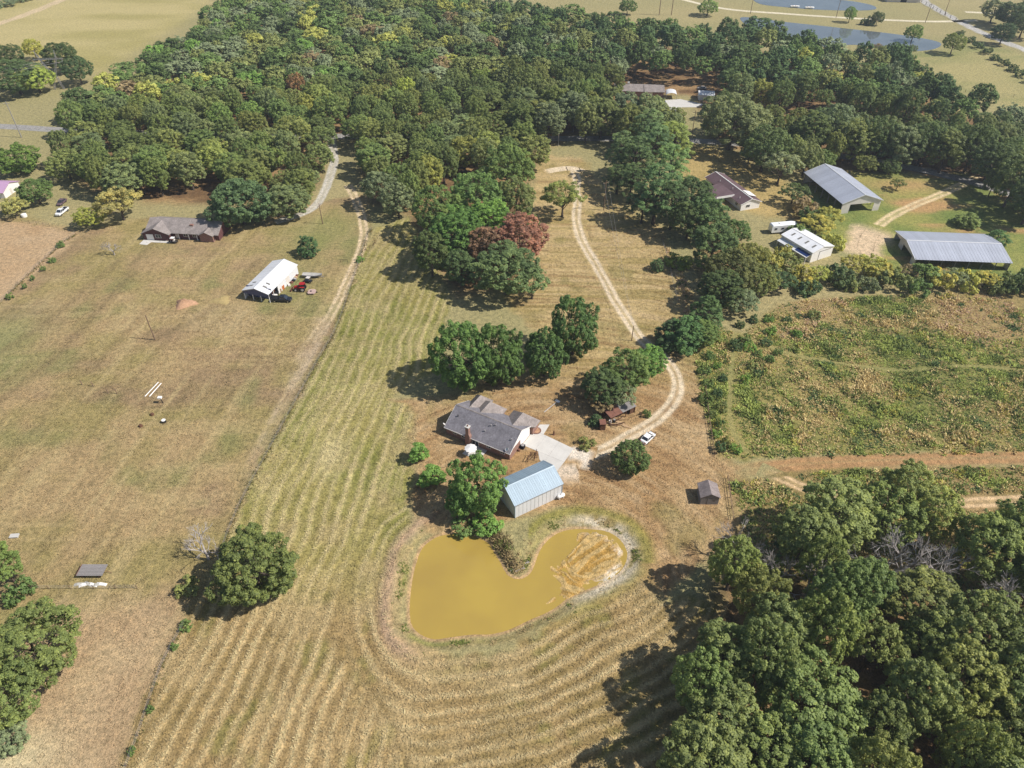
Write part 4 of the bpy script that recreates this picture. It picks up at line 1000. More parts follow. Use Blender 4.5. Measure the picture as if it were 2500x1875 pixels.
def far_woods():
    """the trees past the three hundredth, one mass of leaves"""
    rng = np.random.default_rng(5)
    lo = []
    for i in range(3):
        L = dome_lobes(rng, 5.2, 10.5, 5.6, 11, 0.62, 0.42, -0.6)
        me = crown_mesh('far_crown', L, 0.95, 1500, 1.0, rng, puffs_per=12)
        n = len(me.vertices); v = np.empty(n * 3, np.float32); me.vertices.foreach_get('co', v)
        f = np.empty(len(me.polygons) * 3, np.int32); me.loops.foreach_get('vertex_index', f)
        t = np.empty(n, np.float32); me.attributes['tone'].data.foreach_get('value', t)
        lo.append((v.reshape(-1, 3), f.reshape(-1, 3), t)); bpy.data.meshes.remove(me)
    VV, FF, CC, off = [], [], [], 0
    for x, y, s, g in stuff_pts:
        k, R, h, c = wood_tree(x, y, s, g)
        v, f, t = lo[rng.integers(3)]
        a = rng.uniform(0, 6.28); sc = np.array([R / 5.8, R / 5.8, h / 16.5])
        w = v * sc; w = np.stack([w[:, 0] * math.cos(a) - w[:, 1] * math.sin(a) + x, w[:, 0] * math.sin(a) + w[:, 1] * math.cos(a) + y, w[:, 2]], 1)
        VV.append(w); FF.append(f + off); off += len(v)
        col = np.array(GREENS[c])[None] * (0.55 + 0.9 * t[:, None]) * rng.uniform(.9, 1.1)
        CC.append(col)
    if VV:
        me = np_mesh('far_woods', np.vstack(VV), np.vstack(FF), HERB, col=np.vstack(CC))
        tag(link('far_woods', me), 'far edge of the woods merging into one canopy', kind='stuff')
far_woods()

# ------------------------------------------------------------------ buildings
def brick_mat(name, c1, c2, mortar):
    m, nt, b = nodes_of(name)
    tc = N(nt, 'ShaderNodeTexCoord'); sx = N(nt, 'ShaderNodeSeparateXYZ'); cx = N(nt, 'ShaderNodeCombineXYZ'); ad = N(nt, 'ShaderNodeMath', operation='ADD')
    nt.links.new(tc.outputs['Object'], sx.inputs[0]); nt.links.new(sx.outputs[0], ad.inputs[0]); nt.links.new(sx.outputs[1], ad.inputs[1])
    nt.links.new(ad.outputs[0], cx.inputs[0]); nt.links.new(sx.outputs[2], cx.inputs[1])
    t = N(nt, 'ShaderNodeTexBrick'); nt.links.new(cx.outputs[0], t.inputs[0])
    t.inputs['Color1'].default_value = (*c1, 1); t.inputs['Color2'].default_value = (*c2, 1); t.inputs['Mortar'].default_value = (*mortar, 1)
    t.inputs['Scale'].default_value = 4.0; t.inputs['Mortar Size'].default_value = 0.015
    nt.links.new(t.outputs[0], b.inputs['Base Color']); b.inputs['Roughness'].default_value = 0.9
    return m
def shingle_mat(name, col):
    m, nt, b = nodes_of(name)
    tc = N(nt, 'ShaderNodeTexCoord')
    n1 = N(nt, 'ShaderNodeTexNoise', Scale=0.55, Detail=4.0); n2 = N(nt, 'ShaderNodeTexVoronoi', Scale=3.2)
    for n in (n1, n2): nt.links.new(tc.outputs['Object'], n.inputs['Vector'])
    c = mul(nt, tuple(col), ramp(nt, n1.outputs[0], [(0.3, 0.8), (0.7, 1.15)]))
    c = mul(nt, c, ramp(nt, n2.outputs['Color'], [(0.0, 0.78), (1.0, 1.22)]))
    nt.links.new(c, b.inputs['Base Color']); b.inputs['Roughness'].default_value = 0.92; b.inputs['Specular IOR Level'].default_value = 0.15
    return m
BRICK = brick_mat('red_brick', lin(146, 104, 90, .72), lin(164, 120, 102, .72), lin(176, 160, 148, .8))
SHINGLE = shingle_mat('grey_shingles', lin(134, 130, 134, .8))
SHINGLE2 = shingle_mat('brown_grey_shingles', lin(152, 142, 136, .8))
SHINGLE3 = shingle_mat('shed_shingles', lin(150, 138, 134, .8))
WHITE = mat('white_paint', lin(232, 228, 222), 0.5, 0.06, 0.8)
WHITEMETAL = mat('white_metal', lin(230, 230, 230, .86), 0.4, 0.05, 0.5, spec=0.4)
CREAM = mat('cream_metal', lin(214, 206, 196), 0.5, 0.10, 0.7)
BLUEROOF = mat('pale_blue_roof', lin(168, 190, 204, .74), 0.42, 0.10, 0.5, spec=0.5)
GALV = mat('galvanised_roof', lin(184, 188, 198, .85), 0.5, 0.12, 0.35, spec=0.4, metal=0.1)
MAROON = mat('maroon_roof', lin(116, 94, 96, .8), 0.6, 0.18, 0.5)
BROWNSIDE = mat('brown_siding', lin(108, 72, 70, .8), 0.8, 0.15, 1.0)
GREYWOOD = mat('weathered_wood', lin(150, 144, 140, .8), 0.9, 0.25, 2.0, stretch=(1, 6, 6))
BROWNWOOD = mat('brown_wood', lin(112, 80, 60, .8), 0.9, 0.3, 2.0)
PALEWOOD = mat('pale_lumber', lin(206, 172, 132, .8), 0.9, 0.2, 2.0)
RUST = mat('rusty_metal', lin(134, 92, 76, .8), 0.85, 0.3, 1.5)
DARK = mat('dark_interior', (0.012, 0.012, 0.014), 0.9, 0.1)
GLASS = mat('dark_window_glass', (0.03, 0.036, 0.045), 0.06, 0.05, spec=0.8)
SKYLITE = mat('translucent_panel', lin(128, 124, 116, .8), 0.5, 0.1)
CONCRETE = mat('concrete', lin(222, 217, 208, .74), 0.85, 0.08, 0.6)
BLUEGREY = mat('blue_grey_gable', lin(92, 96, 128, .8), 0.6, 0.1)
BLACKPAINT = mat('black_paint', (0.016, 0.018, 0.022), 0.22, 0.1, spec=0.6)
RUBBER = mat('black_rubber', (0.02, 0.02, 0.02), 0.85, 0.1)
CHROME = mat('bright_metal', (0.55, 0.55, 0.56), 0.3, 0.05, metal=0.9)
RED = mat('red_paint', lin(176, 38, 40, .8), 0.4, 0.12)
CARWHITE = mat('white_car_paint', lin(240, 240, 238, .9), 0.25, 0.03, spec=0.6)
POLEWOOD = mat('utility_pole_wood', lin(142, 118, 96, .8), 0.9, 0.2, 1.0)
STEEL = mat('grey_steel', lin(176, 172, 170, .8), 0.55, 0.1, metal=0.3)
PINKROOF = mat('pink_roof', lin(196, 158, 190, .8), 0.7, 0.06)
SOIL = mat('bare_soil', lin(198, 156, 122, .8), 0.95, 0.3, 1.2, bumpd=0.1)
YELLOWISH = mat('faded_tarp', lin(200, 196, 186, .8), 0.8, 0.2, 1.0)
TAN = mat('tan_plastic', lin(190, 170, 140, .8), 0.7, 0.1)

def shell(L, W, he, hr, x0=None, x1=None):
    """walls of a gabled block, ridge along x"""
    x0 = -L / 2 if x0 is None else x0; x1 = L / 2 if x1 is None else x1
    b = MB(); y = W / 2
    for x in (x0, x1): b.v += [(x, -y, 0), (x, y, 0), (x, y, he), (x, 0, hr), (x, -y, he)]
    b.f += [(0, 4, 3, 2, 1), (5, 6, 7, 8, 9), (0, 5, 9, 4), (1, 2, 7, 6)]
    return b
PANEL_CACHE = {}
def panel_mesh(w, S_, material, ribs):
    key = (round(w, 3), round(S_, 3), material.name, ribs)
    if key not in PANEL_CACHE:
        b = MB(); b.box(0.006, w - 0.006, 0, S_, 0, 0.04)
        for i in range(ribs):
            x = w * (i + 0.5) / ribs
            b.box(x - 0.035, x + 0.035, 0.01, S_ - 0.01, 0.04, 0.075)
        PANEL_CACHE[key] = b.mesh('roof_panel', material)
    return PANEL_CACHE[key]
def panel_roof(root, L, W, he, hr, material, n, trim, ribs=2, skylights=(), skymat=None):
    """ridge cap, rake and eave trims as the roof; every sheet a panel of it"""
    a, bb = W / 2, hr - he; S_ = math.hypot(a, bb); w = L / n
    r = MB()
    r.slab([(-L / 2 - .06, -0.22, hr + 0.02 - 0.22 * bb / a + .10), (L / 2 + .06, -0.22, hr + 0.02 - 0.22 * bb / a + .10), (L / 2 + .06, 0, hr + 0.14), (-L / 2 - .06, 0, hr + 0.14)], 0.03)
    r.slab([(-L / 2 - .06, 0, hr + 0.14), (L / 2 + .06, 0, hr + 0.14), (L / 2 + .06, 0.22, hr + 0.02 - 0.22 * bb / a + .10), (-L / 2 - .06, 0.22, hr + 0.02 - 0.22 * bb / a + .10)], 0.03)
    for x in (-L / 2, L / 2):
        for s in (-1, 1):
            x0, x1 = (x - .10, x - .004) if x < 0 else (x + .004, x + .10)
            r.add([(x0, s * a, he + .08), (x1, s * a, he + .08), (x1, 0, hr + .09), (x0, 0, hr + .09), (x0, s * a, he - .14), (x1, s * a, he - .14), (x1, 0, hr - .13), (x0, 0, hr - .13)], [(0, 1, 2, 3), (7, 6, 5, 4), (0, 4, 5, 1), (1, 5, 6, 2), (2, 6, 7, 3), (3, 7, 4, 0)])
    roof = r.build('roof', trim, root)
    for s in (-1, 1):
        for i in range(n):
            if s < 0: M = Matrix(((1, 0, 0, -L / 2 + i * w), (0, a / S_, -bb / S_, -a), (0, bb / S_, a / S_, he), (0, 0, 0, 1)))
            else: M = Matrix(((-1, 0, 0, L / 2 - i * w), (0, -a / S_, bb / S_, a), (0, bb / S_, a / S_, he), (0, 0, 0, 1)))
            link('roof_panel', panel_mesh(w, S_, material, ribs), roof, mtx=M)
    for (s, x, t, ww, hh) in skylights:
        M = Matrix(((1, 0, 0, x), (0, a / S_ * -s, -bb / S_ * -s, s * a * (1 - t)), (0, bb / S_, a / S_, he + t * bb), (0, 0, 0, 1)))
        if s > 0: M = Matrix(((-1, 0, 0, x), (0, -a / S_, bb / S_, a * (1 - t)), (0, bb / S_, a / S_, he + t * bb), (0, 0, 0, 1)))
        b = MB(); b.box(-ww / 2, ww / 2, -hh / 2, hh / 2, 0.085, 0.11); link('skylight', b.mesh('skylight', skymat or SKYLITE), roof, mtx=M)
    return roof
def slab_roof(root, faces, th, material, name='roof'):
    b = MB()
    for f in faces: b.slab(f, th)
    return b.build(name, material, root)
def window(root, p, yaw, w, h, cols=2, frame=WHITE, name='window', pane=GLASS):
    """frame with its panes, set on a wall at p, facing yaw"""
    b = MB(); t = 0.07
    b.box(-w / 2, w / 2, -0.06, 0.02, 0, t); b.box(-w / 2, w / 2, -0.06, 0.02, h - t, h)
    for i in range(cols + 1):
        x = -w / 2 + t / 2 + (w - t) * i / cols
        b.box(x - t / 2, x + t / 2, -0.058, 0.02, t, h - t)
    o = b.build(name, frame, root, p, (0, 0, yaw + math.pi / 2))
    for i in range(cols):
        x0 = -w / 2 + t + (w - t) * i / cols
        q = MB(); q.box(x0 + .002, x0 + (w - t) / cols - t - .002, -0.03, -0.01, t + .002, h - t - .002); q.build('pane', pane, o)
    return o
def disc_dish(root, p, yaw, r=0.45, name='satellite_dish'):
    b = MB(); b.lathe([(0.03, -0.02), (r * .55, 0.05), (r, 0.2), (r * .98, 0.22), (r * .5, 0.09), (0.02, 0.03)], 12)
    o = b.build(name, WHITE, root, p, (math.radians(50), 0, yaw))
    c = MB(); c.tube((0, 0, -0.02), (0, -0.25, -0.5), 0.03); c.tube((0, 0, 0), (0, 0, .4), 0.015); c.build('bracket', STEEL, o)
    return o
R_ = math.radians
F, B_, RT, LT = -math.pi / 2, math.pi / 2, 0.0, math.pi      # local facings

# ---- the brick house
hs = empty('brick_house', 'brick ranch house with grey shingle roof and brick chimney', 'house', (-5.39, 118.39), R_(-29.8))
hb = shell(16.9, 9.9, 2.42, 5.05); hb.build('wall', BRICK, hs)
for x in (-8.48, 8.48):
    g = MB()
    x0, x1 = (x - .03, x) if x < 0 else (x, x + .03)
    g.add([(x0, -4.9, 2.3), (x0, 4.9, 2.3), (x0, 0, 4.97), (x1, -4.9, 2.3), (x1, 4.9, 2.3), (x1, 0, 4.97)], [(0, 1, 2), (5, 4, 3), (0, 3, 4, 1), (1, 4, 5, 2), (2, 5, 3, 0)])
    g.build('gable_siding', WHITE, hs)
rf = slab_roof(hs, [[(-8.7, -5.35, 2.25), (8.7, -5.35, 2.25), (8.7, 0, 5.14), (-8.7, 0, 5.14)], [(-8.7, 0, 5.14), (8.7, 0, 5.14), (8.7, 5.35, 2.25), (-8.7, 5.35, 2.25)]], 0.16, SHINGLE)
for cx, hw, yo, zr in ((-5.9, 2.3, 8.2, 4.5), (-2.6, 3.4, 7.2, 4.7), (5.9, 3.6, 7.6, 4.75)):
    yi = 5.35 * (5.14 - zr) / 2.89 - 0.2; ye = yo - 2.0; ze = 2.27
    y_l = 5.35 * (5.14 - ze) / 2.89 - .3
    slab_roof(rf, [[(cx - hw, y_l, ze + .02), (cx, yi, zr), (cx, ye, zr), (cx - hw, yo, ze)], [(cx, yi, zr), (cx + hw, y_l, ze + .02), (cx + hw, yo, ze), (cx, ye, zr)], [(cx - hw, yo, ze), (cx, ye, zr), (cx + hw, yo, ze)]], 0.14, SHINGLE2, 'wing_roof')
    w = MB(); w.box(cx - hw + .4, cx + hw - .4, 4.6, yo - .4, 0, 2.25); w.build('wing_wall', BRICK, hs)
rc = MB(); rc.slab([(-8.74, -.18, 5.14 - .05), (8.74, -.18, 5.09), (8.74, 0, 5.2), (-8.74, 0, 5.2)], .03); rc.slab([(-8.74, 0, 5.2), (8.74, 0, 5.2), (8.74, .18, 5.09), (-8.74, .18, 5.09)], .03); rc.build('ridge_cap', SHINGLE2, rf)
fb = MB()
for s in (-1, 1):
    x0, x1 = (8.705, 8.75) if s > 0 else (-8.75, -8.705)
    for t in (-1, 1): fb.add([(x0, t * 5.35, 2.26), (x1, t * 5.35, 2.26), (x1, 0, 5.15), (x0, 0, 5.15), (x0, t * 5.35, 2.02), (x1, t * 5.35, 2.02), (x1, 0, 4.9), (x0, 0, 4.9)], [(0, 1, 2, 3), (7, 6, 5, 4), (0, 4, 5, 1), (1, 5, 6, 2), (2, 6, 7, 3), (3, 7, 4, 0)])
fb.box(-8.7, 8.7, -5.41, -5.355, 2.04, 2.24); fb.build('fascia_board', WHITE, rf)
ch = MB(); ch.box(-2.75, -1.45, -5.75, -4.94, 0, 2.9); ch.loft([[(-2.75, -5.75, 2.9), (-1.45, -5.75, 2.9), (-1.45, -4.9, 2.9), (-2.75, -4.9, 2.9)], [(-2.55, -5.75, 3.5), (-1.75, -5.75, 3.5), (-1.75, -4.95, 3.5), (-2.55, -4.95, 3.5)]]); ch.box(-2.55, -1.75, -5.748, -4.95, 3.5, 5.45)
cho = ch.build('chimney', BRICK, hs)
cc = MB(); cc.box(-2.68, -1.62, -5.86, -4.84, 5.452, 5.66); cc.build('chimney_cap', CONCRETE, cho); cf = MB(); cf.lathe([(.16, 0), (.16, .35)], 8, (-2.15, -5.35, 5.66)); cf.build('flue', RUST, cho)
window(hs, (-6.0, -4.95, 1.0), F, 1.1, 1.0); window(hs, (-3.5, -4.95, 0.9), F, 1.5, 1.25)
window(hs, (-0.5, -4.95, 0.12), F, 1.8, 2.0, 2, name='patio_door'); window(hs, (3.0, -4.95, 1.0), F, 1.2, 1.0); window(hs, (6.6, -4.95, 1.0), F, 1.2, 1.0)
gd = MB(); gd.box(8.455, 8.49, -0.2, 4.2, 0.02, 2.2); gdo = gd.build('garage_door', WHITE, hs)
for i in range(4):
    q = MB(); q.box(8.49, 8.505, -0.15, 4.15, 0.06 + i * .54, 0.54 + i * .54); q.build('door_panel', WHITE, gdo)
disc_dish(hs, (-8.95, -5.0, 2.6), 2.6); disc_dish(hs, (7.9, -4.9, 3.0), -0.6, 0.5)
for x, y in ((-6.8, -2.2), (1.6, -1.5), (2.6, -1.1), (0.9, -3.0), (7.6, -2.6)):
    z = 5.14 - abs(y) / 5.35 * 2.89
    v = MB(); v.lathe([(.09, -.1), (.09, .38), (.15, .4), (.13, .5), (.03, .55)], 8, (x, y, z)); v.build('roof_vent', STEEL if x > -5 else DARK, hs)
aw = MB(); aw.lathe([(.04, 0), (.04, .9)], 6, (2.0, -0.7, 4.7)); aw.box(1.2, 2.8, -0.72, -0.68, 5.55, 5.59); aw.build('antenna', STEEL, hs)
ps = MB(); ps.box(-1.7, 2.6, -8.6, -5.0, 0.0, 0.10); tag(ps.build('patio_slab', CONCRETE, None, (-5.39, 118.39, 0), (0, 0, R_(-29.8))), 'small concrete patio behind the brick house', kind='structure')
um = empty('patio_umbrella', 'white scalloped patio umbrella beside the brick house', 'umbrella', (-9.2, 111.4), 0)
u = MB(); n = 10
ring = [((1.45 if i % 2 else 1.25) * math.cos(math.pi * i / n), (1.45 if i % 2 else 1.25) * math.sin(math.pi * i / n), 2.15 if i % 2 else 2.22) for i in range(2 * n)]
u.v = ring + [(0, 0, 2.75)] + [(p[0] * .97, p[1] * .97, p[2] - .05) for p in ring] + [(0, 0, 2.68)]
u.f = [(i, (i + 1) % (2 * n), 2 * n) for i in range(2 * n)] + [(2 * n + 1 + (i + 1) % (2 * n), 2 * n + 1 + i, 4 * n + 1) for i in range(2 * n)] + [(i, 2 * n + 1 + i, 2 * n + 1 + (i + 1) % (2 * n), (i + 1) % (2 * n)) for i in range(2 * n)]
u.build('canopy', WHITE, um); q = MB(); q.tube((0, 0, 0), (0, 0, 2.7), .03); q.build('pole', STEEL, um); q = MB(); q.lathe([(.3, 0), (.3, .1), (.06, .16)], 10); q.build('base', CONCRETE, um)

cd = empty('concrete_driveway', None, None, (-5.39, 118.39, 0.012), R_(-29.8)); tag(cd, 'pale concrete drive of large slabs beside the garage', kind='structure')
for P in ([(8.6, .5), (11.9, .5), (11.9, 5.9), (8.6, 5.9)], [(11.93, .5), (15.4, .5), (15.4, 5.6), (11.93, 5.9)], [(15.43, .5), (19.3, .5), (19.3, 5.25), (15.43, 5.6)], [(12.7, .47), (15.4, .47), (15.4, -2.3), (14.2, -1.6)], [(15.43, .47), (19.3, .47), (19.1, -3.6), (15.43, -2.35)], [(8.8, 5.93), (11.2, 5.93), (10.9, 9.6), (8.9, 8.4)]):
    b = MB()
    if P[0][1] > P[2][1]: P = P[::-1]
    b.slab([(x, y, 0.05) for x, y in P], 0.06); b.build('concrete_slab', CONCRETE, cd)
strip('gravel_apron', 'pale gravel apron between the concrete drive and the driveway', AP([(1385, 1108), (1452, 1122)]), 8.0, lin(230, 216, 198, .85), 'full', fade=(0.1, 0.3), across=30)
strip('gravel_patch', 'pale stony patch beside the metal workshop', AP([(1380, 1130), (1395, 1190)]), 5.0, lin(220, 200, 176, .8), 'full', fade=(0.2, 0.6), across=20, lift=0.055)

# ---- metal workshop
ws = empty('metal_workshop', 'white metal workshop with pale blue ribbed roof by the pond', 'workshop', (3.63, 99.66), R_(30.6))
shell(11.4, 7.5, 3.85, 5.78).build('wall', WHITEMETAL, ws)
wl = panel_roof(ws, 11.7, 7.8, 3.9, 5.86, BLUEROOF, 12, BLUEROOF)
wp = MB()
for i in range(13): wp.box(-5.7 + i * .95 - .03, -5.7 + i * .95 + .03, -3.79, -3.752, 0, 3.8)
for i in range(8): wp.box(-5.74, -5.702, -3.6 + i * 1.02 - .03, -3.6 + i * 1.02 + .03, 0, 3.9)
wp.build('wall_rib', WHITEMETAL, ws)
tr = MB(); tr.box(-5.78, -5.66, -3.83, -3.71, 0, 3.84); tr.box(5.66, 5.78, -3.83, -3.71, 0, 3.84); tr.build('corner_trim', BLUEROOF, ws)
gt = MB(); gt.box(-5.8, 5.8, -3.96, -3.84, 3.74, 3.86); gt.build('gutter', STEEL, ws)
d = MB(); d.box(5.702, 5.76, -1.8, 1.8, 0, 3.0); d.build('roller_door', CREAM, ws)
pt = empty('propane_tank', 'white propane tank against the workshop wall', 'tank', (*at(1369, 1216),), R_(30.6))
b = MB(); b.loft([[(x, r * math.cos(t), .75 + r * math.sin(t)) for t in np.linspace(0, 2 * math.pi, 13)[:-1]] for x, r in ((-.95, .08), (-.85, .3), (-.65, .45), (.65, .45), (.85, .3), (.95, .08))]); b.build('body', WHITE, pt, smooth=True)
b = MB(); b.lathe([(.14, 1.18), (.14, 1.36), (.05, 1.4)], 8); b.build('valve_cover', STEEL, pt)
for x in (-.5, .5): b = MB(); b.box(x - .08, x + .08, -.3, .3, 0, .4); b.build('leg', CONCRETE, pt)

# ---- small shed
sh = empty('garden_shed', 'small weathered shed with grey shingle roof beside the meadow fence', 'shed', (41.13, 98.91), R_(88.6))
b = shell(3.7, 3.7, 2.3, 3.2); b.build('wall', GREYWOOD, sh)
slab_roof(sh, [[(-2.05, -2.1, 2.3), (2.05, -2.1, 2.3), (2.05, 0, 3.42), (-2.05, 0, 3.42)], [(-2.05, 0, 3.42), (2.05, 0, 3.42), (2.05, 2.1, 2.3), (-2.05, 2.1, 2.3)]], .1, SHINGLE3)
for i in range(9):
    y = -1.85 + i * .41; q = MB(); q.box(-1.89, -1.852, y, y + .385, .1, 2.3 + .9 * (1 - abs(y + .19) / 1.85) - .06); q.build('plank', GREYWOOD, sh)
b = MB(); b.box(-1.925, -1.892, -.5, .5, .12, 2.0); b.build('door', GREYWOOD, sh)
b = MB(); b.box(-1.95, 1.95, -1.95, 1.95, 0.0, .12); b.build('floor_skid', PALEWOOD, sh)

# ---- lean-to
lt = empty('lean_to_shed', 'old open lean-to with grey and rusty tin roof full of lumber', 'shed', (*at(1508, 1014),), R_(33))
for (x0, x1, m) in ((-3.6, -0.02, RUST), (0.02, 4.2, GREYWOOD)):
    n = 4
    for i in range(n):
        a = x0 + (x1 - x0) * i / n; c = x0 + (x1 - x0) * (i + 1) / n
        q = MB(); q.slab([(a + .01, -1.6, 2.1), (c - .01, -1.6, 2.1), (c - .01, 1.6, 2.7), (a + .01, 1.6, 2.7)], .04); q.build('roof_panel', m, lt)
for x in (-3.4, -1.1, 1.2, 4.0):
    for y in (-1.4, 1.4):
        q = MB(); q.box(x - .07, x + .07, y - .07, y + .07, 0, 2.08 + (y + 1.4) * .18); q.build('post', BROWNWOOD, lt)
q = MB(); q.box(2.6, 4.1, -1.3, -1.24, 0, 2.0); q.box(4.03, 4.08, -1.23, 1.4, 0, 2.1); q.box(-3.5, 4.02, 1.42, 1.47, 0, 2.4); q.build('wall', BROWNWOOD, lt)
lr = random.Random(4)
for i in range(10):
    a = (*[c + lr.uniform(-1.6, .6) for c in at(1496, 1028)], )
    e = empty('lumber_plank', f'pale plank leaning in the lean-to heap, {["longest", "second", "third", "fourth", "fifth", "sixth", "seventh", "eighth", "ninth", "last"][i]} from the driveway', 'plank', (a[0], a[1], .1), lr.uniform(-.7, .5), 'planks at the lean-to')
    q = MB(); q.box(-1.2, 1.2, -.1, .1, 0, .06, Matrix.Rotation(-lr.uniform(.05, .5), 4, 'Y') @ Matrix.Translation((1.2, 0, 0))); q.build('board', PALEWOOD if i % 3 else BROWNWOOD, e)
for i in range(4):
    e = empty('lumber_beam', f'long pale beam lying on the grass by the lean-to, {["first", "second", "third", "fourth"][i]} in the row', 'beam', (*at(1510 + i * 5, 1034 + i * 1.2),), R_(-42), 'beams on the grass')
    q = MB(); q.box(-1.9, 1.9, -.11, .11, 0, .18); q.build('timber', PALEWOOD, e)
e = empty('outhouse', 'narrow brown wooden outhouse beside the lean-to', 'outhouse', (*at(1470, 1046),), R_(5))
for i in range(5): q = MB(); q.box(-.62 + i * .25, -.38 + i * .25, -.65, -.6, .05, 2.0); q.build('plank', BROWNWOOD, e)
q = MB(); q.box(-.62, .62, -.6, .62, 0, 1.98); q.build('wall', BROWNWOOD, e); q = MB(); q.slab([(-.75, -.8, 2.0), (.75, -.8, 2.0), (.75, .75, 2.3), (-.75, .75, 2.3)], .05); q.build('roof', RUST, e)
for i, (px, py) in enumerate([(1489, 1033), (1499, 1031)]):
    e = empty('barrel', f'{"white topped" if i == 0 else "dark"} barrel beside the outhouse', 'barrel', (*at(px, py),)); q = MB(); q.lathe([(.28, 0), (.31, .3), (.31, .6), (.28, .9)], 10); q.build('drum', DARK if i else WHITE, e); q = MB(); q.lathe([(.29, .9), (.29, .94), (.05, .95)], 10); q.build('lid', WHITE if not i else STEEL, e)

# ---- white barn on the left
wb = empty('white_barn', 'long white metal barn with blue grey gable and skylights', 'barn', (-71.78, 181.7), R_(74.5))
b = MB(); L, W, he, hr = 16.8, 8.3, 2.95, 4.3
b.box(-8.35, 8.35, 4.05, 4.12, 0, he); b.box(-3.2, 8.35, -4.12, -4.05, 0, he); b.build('wall', WHITEMETAL, wb)
b = MB(); b.add([(8.36, -4.1, 0), (8.36, 4.1, 0), (8.36, 4.1, he), (8.36, 0, hr - .05), (8.36, -4.1, he), (8.3, -4.1, 0), (8.3, 4.1, 0), (8.3, 4.1, he), (8.3, 0, hr - .05), (8.3, -4.1, he)], [(0, 1, 2, 3, 4), (9, 8, 7, 6, 5), (0, 5, 6, 1)]); b.build('end_wall', WHITEMETAL, wb)
b = MB(); b.add([(-8.36, -4.1, 1.9), (-8.36, 4.1, 1.9), (-8.36, 4.1, he), (-8.36, 0, hr - .05), (-8.36, -4.1, he), (-8.3, -4.1, 1.9), (-8.3, 4.1, 1.9), (-8.3, 4.1, he), (-8.3, 0, hr - .05), (-8.3, -4.1, he)], [(4, 3, 2, 1, 0), (5, 6, 7, 8, 9), (0, 1, 6, 5)]); b.build('gable', BLUEGREY, wb)
b = MB(); b.box(-6.6, -6.5, -4.0, 4.0, 0, 3.6); b.build('inner_wall', BLUEGREY, wb)
for y in (2.1, -.6, -2.6): window(wb, (-6.62, y, .5), LT, 1.7, 1.7, 2, frame=STEEL)
for y in (-4.0, -1.3, 1.3, 4.0): q = MB(); q.box(-8.34, -8.2, y - .08, y + .08, 0, 2.9); q.build('post', WHITE, wb)
for x in (-5.8, -3.3): q = MB(); q.box(x - .08, x + .08, -4.1, -3.94, 0, 2.9); q.build('post', WHITE, wb)
panel_roof(wb, 17.1, 8.7, he, hr, WHITEMETAL, 9, WHITEMETAL, 1, [(-1, -6.2, .55, .55, 1.3), (-1, -4.4, .55, .55, 1.3), (1, -6.4, .45, .5, 1.3), (1, -4.6, .45, .5, 1.3)])
q = MB(); q.box(1.2, 3.2, -4.16, -4.125, 0, 2.5); q.build('door', CREAM, wb); q = MB(); q.box(2.0, 3.2, 4.14, 4.9, 1.1, 1.9); q.build('air_conditioner', CREAM, wb)

# ---- brown house on the left
lh = empty('brown_house', 'long brown ranch house with grey shingle roof under the blue green tree', 'house', (-108.0, 215.2), R_(-5.5))
b = shell(24.5, 9.6, 2.5, 4.6); b.build('wall', BROWNSIDE, lh)
r = slab_roof(lh, [[(-12.6, -5.6, 2.35), (12.6, -5.6, 2.35), (12.6, 0, 4.75), (-12.6, 0, 4.75)], [(-12.6, 0, 4.75), (12.6, 0, 4.75), (12.6, 5.4, 2.4), (-12.6, 5.4, 2.4)]], .15, SHINGLE2)
def front_wing(root, cx, hw, y0, zr, ze, material, wallm, yi):
    slab_roof(r, [[(cx - hw, y0, ze), (cx, y0, zr), (cx, yi, zr), (cx - hw, yi - 2.6, ze)][::-1], [(cx, y0, zr), (cx + hw, y0, ze), (cx + hw, yi - 2.6, ze), (cx, yi, zr)][::1]], .14, material, 'wing_roof')
    b = MB(); b.v = [(cx - hw + .4, y0 + .5, 0), (cx + hw - .4, y0 + .5, 0), (cx + hw - .4, y0 + .5, ze), (cx, y0 + .5, zr - .12), (cx - hw + .4, y0 + .5, ze)]
    b.v += [(x, -3.0, z) for x, y, z in b.v]; b.f = [(0, 1, 2, 3, 4), (0, 4, 9, 5), (1, 6, 7, 2), (9, 8, 7, 6, 5)]
    b.build('wing_wall', wallm, root)
front_wing(lh, -8.3, 4.9, -7.0, 4.45, 2.4, SHINGLE2, BROWNSIDE, -.6)
front_wing(lh, 8.6, 2.6, -6.6, 3.7, 2.4, SHINGLE2, BRICK, -2.0)
gd = MB(); gd.box(-11.7, -9.3, -6.56, -6.5, .05, 2.1); gd.build('garage_door', WHITE, lh); window(lh, (-7.6, -6.5, .9), F, 1.9, 1.2, 2)
for x in (-1.2, 2.2, 5.0): q = MB(); q.box(x - .1, x + .1, -5.4, -5.2, 0, 2.3); q.build('porch_post', WHITE, lh)
window(lh, (1.0, -4.8, .9), F, 1.6, 1.2, 2); window(lh, (4.0, -4.8, .9), F, 1.4, 1.2, 2); q = MB(); q.box(-2.6, -1.7, -4.84, -4.8, .05, 2.1); q.build('door', CREAM, lh)
q = MB(); q.box(2.1, 3.2, -2.7, -1.9, 3.2, 4.15); q.build('chimney', BRICK, lh)
b = MB(); b.slab([(-13.0, -9.6, .06), (-10.3, -9.9, .06), (-9.8, -8.0, .06), (-3.3, -8.0, .06), (-3.3, -6.7, .06), (-13.0, -6.7, .06)], .07); tag(b.build('garage_apron', CONCRETE, None, (-108, 215.2, 0), (0, 0, R_(-5.5))), 'pale concrete apron before the brown house garage', kind='structure')

